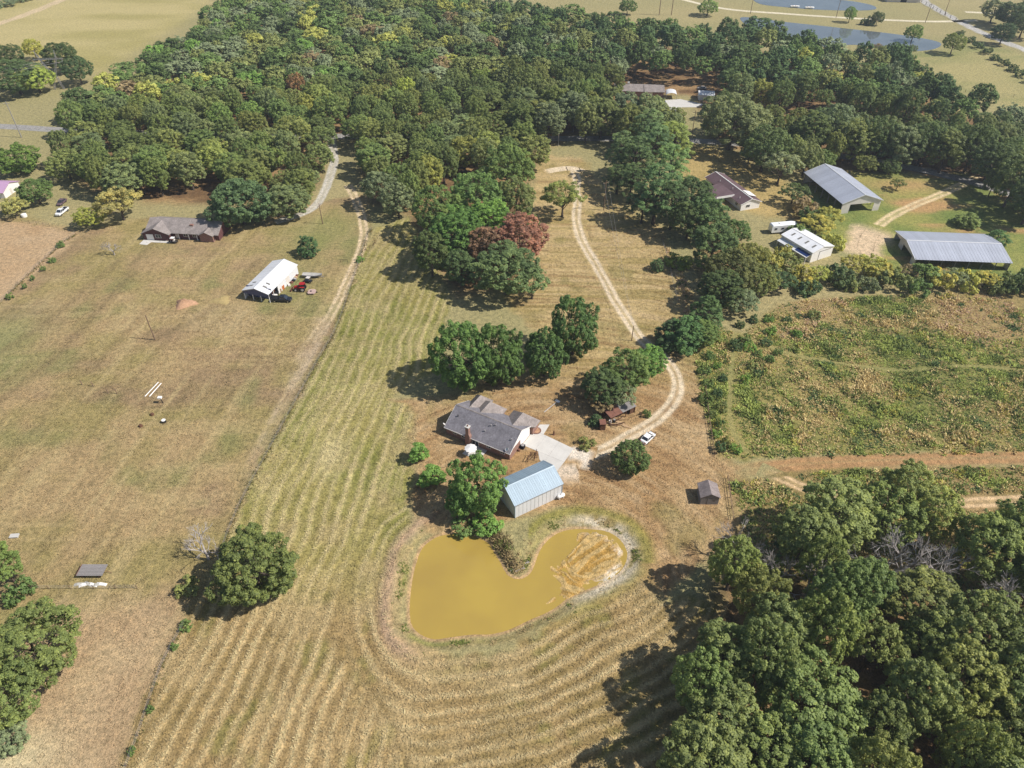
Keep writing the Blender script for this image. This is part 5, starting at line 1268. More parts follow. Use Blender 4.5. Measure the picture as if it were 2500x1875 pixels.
# ---- hay barn, white shed, long barn on the right
hy = empty('hay_barn', 'tall open hay barn with grey blue metal roof', 'barn', (119.45, 242.52), R_(101.1))
panel_roof(hy, 26.7, 15.7, 3.92, 6.65, GALV, 14, WHITEMETAL, 2)
b = MB(); b.add([(-13.0, -7.4, 3.2), (-13.0, 7.4, 3.2), (-13.0, 7.4, 3.95), (-13.0, 0, 6.5), (-13.0, -7.4, 3.95), (-12.94, -7.4, 3.2), (-12.94, 7.4, 3.2), (-12.94, 7.4, 3.95), (-12.94, 0, 6.5), (-12.94, -7.4, 3.95)], [(4, 3, 2, 1, 0), (5, 6, 7, 8, 9), (0, 1, 6, 5)]); b.build('gable', CREAM, hy)
b = MB(); b.box(-13.0, -12.94, 4.3, 7.4, 0, 3.19); b.build('end_wall', CREAM, hy); b = MB(); b.box(-13.0, -12.94, -7.4, -4.9, 0, 3.19); b.build('end_wall', CREAM, hy)
b = MB(); b.box(12.9, 12.97, -7.4, 7.4, 0, 3.9); b.box(-2, 12.89, -7.42, -7.36, 0, 3.8); b.build('wall', CREAM, hy)
for x in np.linspace(-12.8, 12.7, 7):
    for y in (-7.3, 7.3): q = MB(); q.box(x - .12, x + .12, y - .1, y + .1, 0, 3.95); q.build('post', GREYWOOD, hy)
for i in range(12):
    e = tag(link('hay_bale', (lambda b: (b.loft([[(x, r * math.cos(t), .7 + r * math.sin(t)) for t in np.linspace(0, 2 * math.pi, 13)[:-1]] for x, r in ((-.65, .66), (-.6, .7), (.6, .7), (.65, .66))]), b.mesh('hay_bale', PALEWOOD))[1])(MB()), None, (119.45 + (i % 4 - 1.5) * 1.8 + 1, 246 + (i // 4) * 1.6, 0), (0, 0, .2)), f'round hay bale in the open hay barn, {["first", "second", "third", "fourth"][i % 4]} from the left, row {["one", "two", "three"][i // 4]}', 'hay bale', 'bales in the hay barn') if i < 8 else None
wsd = empty('white_shed', 'white tin shed with four skylights and a lean-to awning', 'shed', (94.5, 203.07), R_(118.1))
shell(13.1, 9.2, 3.5, 4.5).build('wall', WHITE, wsd)
panel_roof(wsd, 13.4, 9.5, 3.56, 4.64, WHITEMETAL, 8, WHITE, 1, [(1, -4.6, .55, .6, 1.6), (1, -1.6, .55, .6, 1.6), (1, 1.4, .55, .6, 1.6), (1, 4.2, .55, .6, 1.6)])
b = MB(); b.slab([(6.3, 4.7, 2.7), (-6.3, 4.7, 2.7), (-6.3, 6.6, 2.2), (6.3, 6.6, 2.2)][::-1], .06); aw_ = b.build('awning', WHITEMETAL, wsd)
b = MB(); b.slab([(-1.0, 4.72, 2.79), (-6.2, 4.72, 2.79), (-6.2, 6.2, 2.4), (-1.0, 6.2, 2.4)][::-1], .04); b.build('solar_panel', mat('dark_blue_panel', lin(40, 60, 110, .8), .3, .1), aw_)
for x in (-6.1, -2, 2, 6.1): q = MB(); q.box(x - .07, x + .07, 6.4, 6.54, 0, 2.2); q.build('post', WHITE, wsd)
b = MB(); b.box(-6.62, -6.57, 1.2, 1.32, 0, 3.2); b.box(-6.62, -6.57, -3.6, 1.0, 3.0, 3.15); b.build('door_rail', GREYWOOD, wsd)
lb = empty('long_barn', 'long low barn with ribbed grey metal roof', 'barn', (139.65, 200.43), R_(-4.4))
panel_roof(lb, 28.9, 18.6, 2.78, 4.4, GALV, 15, WHITEMETAL, 2)
for y0, y1 in ((-9.0, -6.2), (1.4, 4.4)): b = MB(); b.box(-14.2, -14.12, y0, y1, 0, 2.75 + (9.3 - abs((y0 + y1) / 2)) * .16); b.build('end_wall', CREAM, lb)
b = MB(); b.add([(-14.2, -9.0, 2.3), (-14.2, 9.0, 2.3), (-14.2, 9.0, 2.75), (-14.2, 0, 4.28), (-14.2, -9.0, 2.75), (-14.13, -9, 2.3), (-14.13, 9, 2.3), (-14.13, 9, 2.75), (-14.13, 0, 4.28), (-14.13, -9, 2.75)], [(4, 3, 2, 1, 0), (5, 6, 7, 8, 9), (0, 1, 6, 5)]); b.build('gable', CREAM, lb)
b = MB(); b.box(14.0, 14.08, -9.0, -6.5, 0, 3.0); b.box(-14.1, 14, 8.9, 8.97, 0, 2.7); b.build('wall', CREAM, lb)
for x in np.linspace(-14, 14, 8): q = MB(); q.box(x - .1, x + .1, -9.1, -8.9, 0, 2.8); q.build('post', GREYWOOD, lb)

# ---- camper trailer
rvt = empty('camper_trailer', 'white camper trailer parked behind the white shed', 'trailer', (*at(1905, 566),), R_(10))
b = MB(); b.loft([[(x, -1.25, z0), (x, 1.25, z0), (x, 1.25, z1 - .15), (x, 1.05, z1), (x, -1.05, z1), (x, -1.25, z1 - .15)] for x, z0, z1 in ((-4.0, .8, 2.9), (-3.7, .6, 3.2), (3.2, .6, 3.2), (3.9, 1.3, 3.15), (5.0, 1.4, 2.9))]); b.build('body', CARWHITE, rvt)
for x in (-2.6, -.2, 1.6): window(rvt, (x, -1.27, 1.6), F, .9, .7, 1, frame=STEEL)
q = MB(); q.box(.55, 1.05, -1.3, -1.26, .7, 2.5); q.build('door', CREAM, rvt)
q = MB(); q.box(-1.2, -.4, -.4, .4, 3.2, 3.4); q.build('roof_unit', WHITE, rvt)
for x in (-1.3, -.5):
    for y in (-1.1, 1.1): q = MB(); q.tube((x, y - .1, .36), (x, y + .1, .36), .36, n=12); q.build('wheel', RUBBER, rvt)

# ---- maroon roofed house
rh = empty('maroon_roofed_house', 'house with maroon metal roof and white gable', 'house', (80.2, 243.0), R_(108.9))
shell(23.6, 7.6, 2.5, 3.9).build('wall', WHITE, rh)
panel_roof(rh, 24.2, 8.6, 2.45, 4.1, MAROON, 14, WHITE, 1)
b = MB()
for i in range(5): q = MB(); q.slab([(-5.6 + i * 1.9, 3.0, 3.55), (-3.72 + i * 1.9, 3.0, 3.55), (-3.72 + i * 1.9, 10.2, 2.75), (-5.6 + i * 1.9, 10.2, 2.75)], .05); q.build('porch_roof_panel', MAROON, rh)
q = MB(); q.box(-5.7, -5.62, 3.0, 10.2, 2.6, 3.4); q.box(-5.6, 3.9, 10.21, 10.27, 2.55, 2.78); q.build('porch_trim', WHITE, rh)
for x, y in ((-5.4, 10.0), (-5.4, 7.5), (-1, 10.0), (3.6, 10.0)): q = MB(); q.box(x - .1, x + .1, y - .1, y + .1, 0, 2.7); q.build('porch_post', WHITE, rh)
q = MB(); q.slab([(-9.5, -3.4, 3.45), (-5.2, -3.4, 3.45), (-5.2, -.4, 4.32), (-9.5, -.4, 4.32)], .1); q.build('sunroom_roof', WHITE, rh)
window(rh, (-11.8, 1.0, .9), LT, 1.6, 1.1, 2); window(rh, (-9, 3.82, .9), B_, 1.4, 1.1, 2); window(rh, (7, 3.82, .9), B_, 1.4, 1.1, 2)
for x, y in ((5.5, 2.0), (-8.5, 2.6), (-2, 1.5)): q = MB(); q.lathe([(.1, -.1), (.1, .5), (.14, .52), (.05, .6)], 8, (x, y, 4.1 - abs(y) / 4.3 * 1.65)); q.build('roof_vent', WHITE, rh)
# ---- grey house and outbuildings behind the road
gx, gy = at(1555, 228)
gh = empty('grey_roofed_house', 'house with flat grey roof half hidden behind the roadside trees', 'house', (gx, gy), R_(-6))
shell(22, 9, 2.6, 4.2).build('wall', BRICK, gh); slab_roof(gh, [[(-11.4, -5.1, 2.5), (11.4, -5.1, 2.5), (11.4, 0, 4.4), (-11.4, 0, 4.4)], [(-11.4, 0, 4.4), (11.4, 0, 4.4), (11.4, 5.1, 2.5), (-11.4, 5.1, 2.5)]], .15, SHINGLE2)
q = MB(); q.box(-5, -4, -.4, .4, 4.2, 5.2); q.build('chimney', WHITE, gh); window(gh, (-3, -4.5, .9), F, 1.6, 1.2); window(gh, (3, -4.5, .9), F, 1.6, 1.2)
gx, gy = at(1594, 230)
ga = empty('garage', 'garage with plain mauve grey roof behind the roadside trees', 'garage', (gx, gy), R_(-2))
shell(9, 8, 2.8, 4.0).build('wall', BRICK, ga); slab_roof(ga, [[(-4.9, -5, 2.6), (4.9, -5, 2.6), (4.9, 0, 4.3), (-4.9, 0, 4.3)], [(-4.9, 0, 4.3), (4.9, 0, 4.3), (4.9, 5, 2.6), (-4.9, 5, 2.6)]], .15, SHINGLE2)
q = MB(); q.box(-3, 3, -4.06, -4.0, .05, 2.4); q.build('garage_door', WHITE, ga)
gx, gy = at(1637, 238)
cp = empty('carport', 'small metal carport with curved bright roof', 'carport', (gx, gy), R_(-5))
b = MB(); n = 9; prof = [(2.6 * math.cos(math.pi * i / n), 2.0 + 1.1 * math.sin(math.pi * i / n)) for i in range(n + 1)]
for i in range(n): b.slab([(prof[i][0], -3, prof[i][1]), (prof[i][0], 3, prof[i][1]), (prof[i + 1][0], 3, prof[i + 1][1]), (prof[i + 1][0], -3, prof[i + 1][1])][::-1], .05)
b.build('roof', WHITEMETAL, cp)
for x in (-2.55, 2.55):
    for y in (-2.9, 2.9): q = MB(); q.box(x - .06, x + .06, y - .06, y + .06, 0, 2.0); q.build('post', STEEL, cp)
gx, gy = at(1722, 240)
ob = empty('white_outbuilding', 'white roofed outbuilding behind the big roadside tree', 'outbuilding', (gx, gy), R_(-8))
shell(7, 6, 2.5, 3.4).build('wall', WHITE, ob); slab_roof(ob, [[(-3.8, -3.4, 2.45), (3.8, -3.4, 2.45), (3.8, 0, 3.6), (-3.8, 0, 3.6)], [(-3.8, 0, 3.6), (3.8, 0, 3.6), (3.8, 3.4, 2.45), (-3.8, 3.4, 2.45)]], .08, WHITEMETAL); q = MB(); q.box(-.5, .5, -3.06, -3.0, 0, 2.1); q.build('door', CREAM, ob)
b = MB(); P = [at(*p) for p in ((1618, 245), (1660, 242), (1720, 255), (1700, 262), (1665, 262), (1648, 275), (1625, 268))]; b.slab([(x, y, .05) for x, y in P][::-1], .06); tag(b.build('paved_court', CONCRETE), 'pale paved court beside the grey roofed house', kind='structure')
gx, gy = at(-12, 470)
pk = empty('pink_roofed_house', 'house with plain pink roof at the left edge', 'house', (gx, gy), R_(-4))
shell(14, 9, 2.5, 4).build('wall', WHITE, pk); slab_roof(pk, [[(-7.4, -5.2, 2.4), (7.4, -5.2, 2.4), (7.4, 0, 4.2), (-7.4, 0, 4.2)], [(-7.4, 0, 4.2), (7.4, 0, 4.2), (7.4, 5.2, 2.4), (-7.4, 5.2, 2.4)]], .12, PINKROOF); window(pk, (4, -4.5, .9), F, 1.5, 1.1); q = MB(); q.box(6.99, 7.05, -1, 0, 0, 2.1); q.build('door', CREAM, pk)
gx, gy = at(2200, 2)
fb_ = empty('far_barn', 'dark roofed barn at the far edge of the fields', 'barn', (gx, gy), R_(-6))
shell(22, 9, 3, 4.6).build('wall', CREAM, fb_); slab_roof(fb_, [[(-11.5, -5.2, 2.9), (11.5, -5.2, 2.9), (11.5, 0, 4.8), (-11.5, 0, 4.8)], [(-11.5, 0, 4.8), (11.5, 0, 4.8), (11.5, 5.2, 2.9), (-11.5, 5.2, 2.9)]], .12, mat('dark_roof', lin(70, 74, 88, .8), .7)); q = MB(); q.box(-2, 2, -4.56, -4.5, 0, 2.8); q.build('door', DARK, fb_)

# ------------------------------------------------------------------ vehicles and equipment
def wheel(root, x, y, r, w=.2, rim=CHROME):
    b = MB(); b.tube((x, y - w / 2, r), (x, y + w / 2, r), r, n=14); o = b.build('wheel', RUBBER, root)
    q = MB()
    for s in (-1, 1): q.tube((x, y + s * (w / 2 + .002), r), (x, y + s * (w / 2 + .02), r), r * .58, n=10)
    q.build('rim', rim, o); return o
def ring8(x, w, z0, z1, c=.12): return [(x, -w, z0 + c), (x, -w + c, z0), (x, w - c, z0), (x, w, z0 + c), (x, w, z1 - c), (x, w - c * 1.4, z1), (x, -w + c * 1.4, z1), (x, -w, z1 - c)]
def car(name, label, cat, pos, yaw, paint, L=4.6, W=.9, truck=False, group=None):
    """front towards +x"""
    o = empty(name, label, cat, pos, yaw, group); h = L / 2
    b = MB()
    if truck:
        b.loft([ring8(x, w, .45, z) for x, w, z in ((-h, W * .95, 1.08), (-h + .1, W, 1.12), (-.35, W, 1.14), (.9, W, 1.16), (h - .5, W, 1.12), (h - .05, W * .93, 1.0), (h, W * .86, .8))])
    else:
        b.loft([ring8(x, w, .3, z) for x, w, z in ((-h, W * .8, .8), (-h + .15, W * .93, .95), (-h + .8, W, .98), (.6, W, .95), (h - .9, W, .88), (h - .2, W * .92, .76), (h, W * .78, .62))])
    b.build('body', paint, o, smooth=False)
    z0, z1 = (1.14, 1.82) if truck else (.94, 1.45)
    xs = (-.55, -.3, 1.0, 1.75) if truck else (-h + .55, -h + 1.15, .35, 1.25)
    g = MB(); g.loft([[(xs[0], -W * .92, z0), (xs[3], -W * .92, z0), (xs[3], W * .92, z0), (xs[0], W * .92, z0)], [(xs[1], -W * .74, z1), (xs[2], -W * .74, z1), (xs[2], W * .74, z1), (xs[1], W * .74, z1)]]); g.build('windows', GLASS, o)
    g = MB(); g.box(xs[1] - .03, xs[2] + .03, -W * .77, W * .77, z1 + .002, z1 + .05)
    g.build('roof', paint, o)
    for s in (-1, 1):
        for xa, xb in ((xs[0], xs[1]), (xs[3], xs[2]), ((xs[0] + xs[3]) / 2, (xs[1] + xs[2]) / 2)):
            q = MB(); q.tube((xa, s * W * .93, z0), (xb, s * W * .755, z1 + .02), .045, n=4); q.build('pillar', paint, o)
    if truck:
        q = MB(); q.box(-h + .12, -.7, -W * .82, W * .82, 1.125, 1.15); q.build('bed_floor', DARK, o)
        q = MB(); q.box(-h + .02, -.62, -W, -W + .09, 1.1, 1.26); q.build('bed_rail', paint, o); q = MB(); q.box(-h + .02, -.62, W - .09, W, 1.1, 1.26); q.build('bed_rail', paint, o); q = MB(); q.box(-h + .01, -h + .08, -W + .1, W - .1, 1.1, 1.26); q.build('tailgate', paint, o)
    for s in (-1, 1):
        q = MB(); q.box(h - .12, h + .015, s * W * .62 - .16, s * W * .62 + .16, .62 if not truck else .82, .74 if not truck else .98); q.build('headlight', CHROME, o)
        q = MB(); q.box(-h - .01, -h + .1, s * W * .66 - .14, s * W * .66 + .14, .7, .88); q.build('tail_light', RED, o)
        q = MB(); q.box(xs[3] - .5, xs[3] - .3, s * (W + .09) - .09, s * (W + .09) + .09, z0, z0 + .14); q.build('mirror', paint, o)
    q = MB(); q.box(h - .08, h + .04, -W * .8, W * .8, .36, .52); q.build('bumper', CHROME if truck else paint, o)
    r = .38 if truck else .32
    for x in (-h + .95, h - .9):
        for s in (-1, 1): wheel(o, x, s * (W - .08), r)
    return o
def heading(a, b): return math.atan2(b[1] - a[1], b[0] - a[0])
car('parked_car', 'white hatchback car parked behind the round tree by the driveway', 'car', at(1581, 1073), heading(at(1560, 1080), at(1590, 1052)), CARWHITE, 4.3)
car('pickup_truck', 'black pickup truck parked at the open end of the white barn', 'pickup truck', at(689, 735), R_(-3), BLACKPAINT, 5.7, .98, True)
car('pickup_truck', 'white pickup truck parked by the trees at the left', 'pickup truck', at(153, 521), R_(-96), CARWHITE, 5.6, .97, True)
car('parked_car', 'dull maroon car behind the white pickup at the left', 'car', at(152, 497), R_(-92), mat('dull_maroon_paint', lin(112, 92, 98, .8), .4), 4.6)
car('pickup_truck', 'white pickup truck by the garage beyond the road', 'pickup truck', at(1619, 255), R_(100), CARWHITE, 5.6, .97, True)
car('parked_car', 'pale car in the shade left of the white outbuilding', 'car', at(1713, 218), R_(170), STEEL, 4.5)
# UTV
o = empty('utility_cart', 'small white topped utility cart beside the brown house', 'utility cart', (-110.9, 207.8), R_(175))
q = MB(); q.loft([ring8(x, .7, .35, z) for x, z in ((-1.3, .85), (-.3, .75), (.5, .75), (1.3, .8), (1.45, .6))]); q.build('body', BLACKPAINT, o)
q = MB(); q.box(-.7, .6, -.65, .65, 1.85, 1.92); q.build('roof', WHITE, o)
for x in (-.65, .55):
    for y in (-.6, .6): q = MB(); q.tube((x, y, .75), (x, y, 1.85), .03, n=5); q.build('pillar', STEEL, o)
for x in (-.9, .95):
    for y in (-.62, .62): wheel(o, x, y, .3)
q = MB(); q.box(-.45, .0, -.55, .55, .8, .95); q.box(-.5, -.4, -.55, .55, .95, 1.35); q.build('seat', CREAM, o)
# tractor facing left
o = empty('tractor', 'red tractor with front loader beside the white barn', 'tractor', at(735, 709), R_(178))
q = MB(); q.loft([[(x, -w, z0), (x, w, z0), (x, w, z1), (x, w * .6, z1 + .12), (x, -w * .6, z1 + .12), (x, -w, z1)] for x, w, z0, z1 in ((-.2, .5, .7, 1.5), (.3, .42, .7, 1.55), (1.7, .36, .7, 1.4), (1.85, .3, .75, 1.2))]); q.build('hood', RED, o)
q = MB(); q.box(-1.3, -.2, -.5, .5, .75, 1.1); q.build('chassis', DARK, o)
q = MB(); q.box(-1.4, .1, -.75, .75, 2.35, 2.45); q.build('canopy', RED, o)
for x in (-1.3, 0):
    for y in (-.6, .6): q = MB(); q.box(x - .04, x + .04, y - .04, y + .04, 1.1, 2.35); q.build('canopy_post', DARK, o)
q = MB(); q.box(-.95, -.5, -.28, .28, 1.1, 1.3); q.box(-1.05, -.95, -.28, .28, 1.1, 1.7); q.build('seat', DARK, o)
for y in (-.85, .85): wheel(o, -.75, y, .8, .42, CREAM)
for y in (-.7, .7): wheel(o, 1.35, y, .5, .28, CREAM)
for y in (-.95, .95):
    if True: q = MB(); q.box(-1.45, -.1, y - .25, y + .25, 1.62, 1.68); q.build('fender', RED, o)
for y in (-.55, .55): q = MB(); q.tube((.4, y, 1.5), (2.1, y, 1.15), .07, n=5); q.tube((2.1, y, 1.15), (2.7, y, .5), .07, n=5); q.build('loader_arm', RED, o)
q = MB(); q.loft([[(2.6, -1, .1), (2.6, 1, .1), (2.6, 1, .75), (2.6, -1, .75)], [(3.2, -1, .08), (3.2, 1, .08), (3.2, 1, .14), (3.2, -1, .14)]]); q.build('bucket', RUST, o)
q = MB(); q.tube((1.1, 0, 1.5), (1.1, 0, 2.2), .05); q.build('exhaust', DARK, o)
o = empty('mower_deck', 'pinkish rotary mower deck behind the red tractor', 'mower', at(760, 715), R_(178))
q = MB(); q.loft([[(x, -w, .3), (x, w, .3), (x, w, .55), (x, -w, .55)] for x, w in ((-1.4, .6), (-1.0, 1.15), (.6, 1.2), (.9, .8))]); q.build('deck', mat('faded_red', lin(206, 176, 164, .8), .7), o)
q = MB(); q.lathe([(.25, .55), (.2, .75), (.05, .8)], 10); q.build('gearbox', DARK, o); q = MB(); q.tube((.9, .3, .4), (1.9, 0, .6), .05); q.tube((.9, -.3, .4), (1.9, 0, .6), .05); q.build('hitch', RUST, o); wheel(o, -1.6, 0, .25)
# boat
o = empty('boat_trailer', 'long grey boat under a tarp on its trailer', 'boat', at(764, 677), R_(-4))
hull = [(-3.0, .85, .55), (-1.5, .98, .5), (0.8, .95, .5), (2.2, .6, .62), (3.0, .08, .85)]
q = MB(); q.loft([[(x, -w * .4, z), (x, w * .4, z), (x, w, z + .45), (x, w * .96, z + .62), (x, -w * .96, z + .62), (x, -w, z + .45)] for x, w, z in hull]); q.build('hull', mat('boat_grey', lin(150, 150, 156, .8), .5), o)
q = MB(); q.loft([[(x, -w * .9, z + .63), (x, w * .9, z + .63), (x, 0, z + .85)] for x, w, z in hull]); q.build('cover', YELLOWISH, o)
q = MB(); q.tube((-2.6, -.5, .4), (3.6, 0, .4), .05); q.tube((-2.6, .5, .4), (3.6, 0, .4), .05); q.build('trailer_frame', STEEL, o)
for y in (-.9, .9): wheel(o, -.9, y, .3)
o = empty('farm_buggy', 'dark four wheeled farm buggy with pale roof near the tractor', 'buggy', at(753, 689), R_(165))
q = MB(); q.loft([ring8(x, .65, .35, z) for x, z in ((-1.2, .9), (-.2, .8), (.8, .85), (1.3, .65))]); q.build('body', BLACKPAINT, o); q = MB(); q.box(-.8, .4, -.6, .6, 1.7, 1.76); q.build('roof', CREAM, o)
for x in (-.75, .35):
    for y in (-.55, .55): q = MB(); q.tube((x, y, .8), (x, y, 1.7), .03, n=5); q.build('pillar', STEEL, o)
for x in (-.8, .85):
    for y in (-.6, .6): wheel(o, x, y, .3)
# clutter under and beside the barn
cr = random.Random(8)
CM = [RUST, STEEL, CREAM, DARK, PALEWOOD, WHITE, mat('orange_paint', lin(206, 120, 60, .8)), mat('blue_plastic', lin(60, 90, 150, .8))]
for i, (px, py) in enumerate([(668, 716), (674, 711), (680, 706), (677, 718), (684, 712), (672, 722), (689, 706)]):
    q = MB(); w, h = cr.uniform(.4, .9), cr.uniform(.4, 1.3); q.box(-w, w, -.5, .5, 0, h); q.box(-w - .05, w + .05, -.55, .55, h, h + .06)
    tag(q.build('storage_crate', CM[i], None, (*at(px, py), 0), (0, 0, cr.uniform(0, 3))), f'{["rusty", "grey", "cream", "dark", "wooden", "white", "orange"][i]} crate among the clutter in the open bay of the white barn', 'crate', 'clutter in the white barn')
for i, (px, py) in enumerate([(712, 691), (716, 687), (719, 683), (722, 679), (706, 697), (724, 674)]):
    q = MB(); q.loft([[(x, -.35 * s, 0), (x, .35 * s, 0), (x, .3 * s, .5 * s), (x, -.3 * s, .6 * s)] for x, s in ((-.6, .7), (0, 1.2), (.6, .6))])
    tag(q.build('scrap_heap', CM[(i * 3) % 5], None, (*at(px, py), 0), (0, 0, cr.uniform(0, 3))), f'scrap heap along the side wall of the white barn, {["first", "second", "third", "fourth", "fifth", "sixth"][[4, 0, 1, 2, 3, 5].index(i)]} from the open bay', 'scrap', 'scrap along the white barn')
# mounds
def mound(name, label, px, py, r, h, material, seed):
    b = MB(); n, m = 20, 6
    for k in range(m):
        t = k / (m - 1)
        for i in range(n):
            a = 2 * math.pi * i / n; w = 1 + .25 * math.sin(a * 3 + seed) + .12 * math.sin(a * 7 + seed * 2)
            b.v.append((r * w * (1 - t) * math.cos(a), r * w * .8 * (1 - t) * math.sin(a), h * math.sin(t * math.pi / 2) * (1 + .15 * math.sin(a * 5 + t * 9 + seed)) - .05 * (k == 0)))
    b.f = [(k * n + i, k * n + (i + 1) % n, (k + 1) * n + (i + 1) % n, (k + 1) * n + i) for k in range(m - 1) for i in range(n)]
    return tag(b.build(name, material, None, (*at(px, py), 0), smooth=True), label, 'mound')
mound('dirt_mound', 'bare pinkish dirt mound in the left pasture', 452, 742, 3.1, 1.3, SOIL, 1)
mound('dirt_mound', 'low grassy dirt heap between the mound and the white barn', 540, 733, 3.0, .5, mat('dry_grass_heap', lin(182, 160, 108, .8), .95, .25), 4)
# pasture odds and ends
for i, (a, b2) in enumerate([((354, 969), (387, 934)), ((365, 969), (394, 936.5))]):
    p, q_ = at(*a), at(*b2); q = MB(); q.tube((0, 0, .12), (q_[0] - p[0], q_[1] - p[1], .12), .12, n=8); tag(q.build('white_pipe', WHITE, None, (*p, 0)), f'long white pipe lying in the left pasture, {"left" if i == 0 else "right"} one of the pair', 'pipe', 'white pipes in the pasture')
p, q_ = at(346, 906), at(369, 907); q = MB(); q.tube((0, 0, .06), (q_[0] - p[0], q_[1] - p[1], .06), .05, n=6); tag(q.build('white_pipe', PALEWOOD, None, (*p, 0)), 'thin pale stick lying above the white pipes', 'stick')
o = empty('feeder_post', 'white box on a leaning dark post in the left pasture', 'feeder', at(398, 984), 0); q = MB(); q.tube((0, 0, 0), (-.25, .1, 1.5), .1); q.build('post', DARK, o); q = MB(); q.box(-.75, .15, -.3, .45, 1.5, 1.9); q.build('box', WHITE, o)
for i, (px, py) in enumerate([(201, 939), (228, 943), (265, 960), (286, 961)]): q = MB(); q.tube((0, 0, 0), (-.1, 0, 1.5), .12, .1, n=7); tag(q.build('fence_post', POLEWOOD, None, (*at(px, py), 0)), f'short wooden post standing alone in the left pasture, {["leftmost", "second from left", "third from left", "rightmost"][i]}', 'post', 'pasture posts')
for i, (px, py) in enumerate([(372, 1013), (344, 1041)]): q = MB(); q.lathe([(.5, 0), (.42, .25), (.38, .5), (.2, .55)], 9); tag(q.build('tree_stump', BROWNWOOD, None, (*at(px, py), 0)), f'dark stump in the pasture, {"right" if i == 0 else "left"} one of two below the white pipes', 'stump', 'pasture stumps')
o = empty('barrel', 'dark tub with a white lid in the left pasture', 'barrel', at(401, 1031)); q = MB(); q.lathe([(.5, 0), (.55, .5), (.5, .7)], 12); q.build('tub', BLACKPAINT, o); q = MB(); q.lathe([(.5, .7), (.45, .8), (.1, .84)], 12); q.build('lid', WHITE, o)
o = empty('flatbed_wagon', 'old grey flatbed hay wagon by the cross fence', 'wagon', at(229, 1398), R_(0))
for i in range(8): q = MB(); q.box(-2.45, 2.45, -1.3 + i * .325, -1.3 + i * .325 + .305, .8, .87); q.build('plank', GREYWOOD, o)
q = MB(); q.box(-2.4, 2.4, -.6, -.45, .6, .79); q.box(-2.4, 2.4, .45, .6, .6, .79); q.box(-2.5, -2.46, -1.3, 1.3, .8, 1.0); q.build('frame', RUST, o); q = MB(); q.tube((2.4, 0, .6), (3.6, -.2, .3), .05); q.build('drawbar', RUST, o)
for x in (-1.6, 1.6):
    for y in (-1.0, 1.0): wheel(o, x, y, .35, .2, RUST)
for i in range(6):
    q = MB(); w = cr.uniform(.5, 1.1); q.loft([[(x, -.3, 0), (x, .3, 0), (x, .25, z), (x, -.2, z * .7)] for x, z in ((-w, .08), (-w * .3, .25), (w * .4, .18), (w, .05))]); tag(q.build('plastic_sheet', WHITE if i % 2 else YELLOWISH, None, (*at(193 + i * 11, 1427 + cr.uniform(-2, 3)), 0), (0, 0, cr.uniform(-.4, .4))), f'crumpled {"white" if i % 2 else "grey"} plastic sheet below the flatbed wagon, {["first", "second", "third", "fourth", "fifth", "sixth"][i]} from the left', 'plastic sheet', 'plastic by the wagon')
q = MB(); q.box(-.8, .8, -.45, .45, 0, .3); q.box(-.84, .84, -.49, .49, .3, .36); tag(q.build('concrete_trough', CONCRETE, None, (*at(36, 1310), 0), (0, 0, .1)), 'pale concrete trough at the left edge of the pasture', 'trough')
o = empty('water_tank', 'round white tank lid under the trees at the left', 'tank', at(60, 529)); q = MB(); q.lathe([(.9, 0), (.95, .5), (.9, 1.0)], 14); q.build('body', WHITE, o); q = MB(); q.lathe([(.88, 1.0), (.6, 1.15), (.1, 1.2)], 14); q.build('lid', WHITE, o)
o = empty('hitch_rail', 'dark metal rail frame on the grass beside the field lane', 'rail', at(840, 640), 0)
for x in (-1.1, 1.1): q = MB(); q.tube((x, 0, 0), (x, 0, 1.0), .06); q.build('post', DARK, o)
for z in (.5, .95): q = MB(); q.tube((-1.1, 0, z), (1.1, 0, z), .045); q.build('rail', DARK, o)
# yard things
o = empty('fallen_pole', 'pale fallen pole lying in the shade behind the brick house', 'pole', at(1328, 1007), heading(at(1328, 1007), at(1362, 980))); L_ = math.dist(at(1328, 1007), at(1362, 980)); q = MB(); q.tube((0, 0, .1), (L_, 0, .15), .1, .08); q.build('shaft', STEEL, o); q = MB(); q.box(L_ - .5, L_ + .2, -.6, .6, .1, .25); q.build('crosspiece', WHITE, o)
o = empty('yard_post', 'small dark brown post figure on the lawn before the brick house', 'yard ornament', at(1352, 1061)); q = MB(); q.lathe([(.22, 0), (.16, .2), (.2, .7), (.14, 1.0), (.17, 1.15), (.05, 1.3)], 8); q.build('column', BROWNWOOD, o); q = MB(); q.lathe([(.32, -.02), (.32, .08), (.2, .1)], 8); q.build('foot', RUST, o)
o = empty('air_conditioner', 'dark outdoor air conditioner by the brick house gable', 'air conditioner', at(1276, 1094), R_(-30)); q = MB(); q.box(-.45, .45, -.45, .45, .08, .95); q.build('cabinet', DARK, o); q = MB(); q.lathe([(.38, .95), (.38, .99), (.08, 1.0)], 12); q.build('fan_grille', STEEL, o)
q = MB(); q.lathe([(.25, 0), (.3, .25), (.28, .5), (.1, .52)], 9); tag(q.build('clay_pot', RUST, None, (*at(1267, 1101), 0)), 'reddish clay pot against the brick house gable', 'pot')
o = empty('wooden_pen', 'brown wooden rail pen behind the metal workshop', 'pen', (0, 0))
pp = [at(*p) for p in ((1288, 1128), (1295, 1114), (1307, 1114), (1310, 1107), (1311, 1118), (1304, 1124))]
for p in pp: q = MB(); q.box(p[0] - .07, p[0] + .07, p[1] - .07, p[1] + .07, 0, 1.35); q.build('post', BROWNWOOD, o)
for a, b2 in zip(pp, pp[1:]):
    for z in (.5, 1.15): q = MB(); q.tube((*a, z), (*b2, z), .06, n=4); q.build('rail', BROWNWOOD, o)
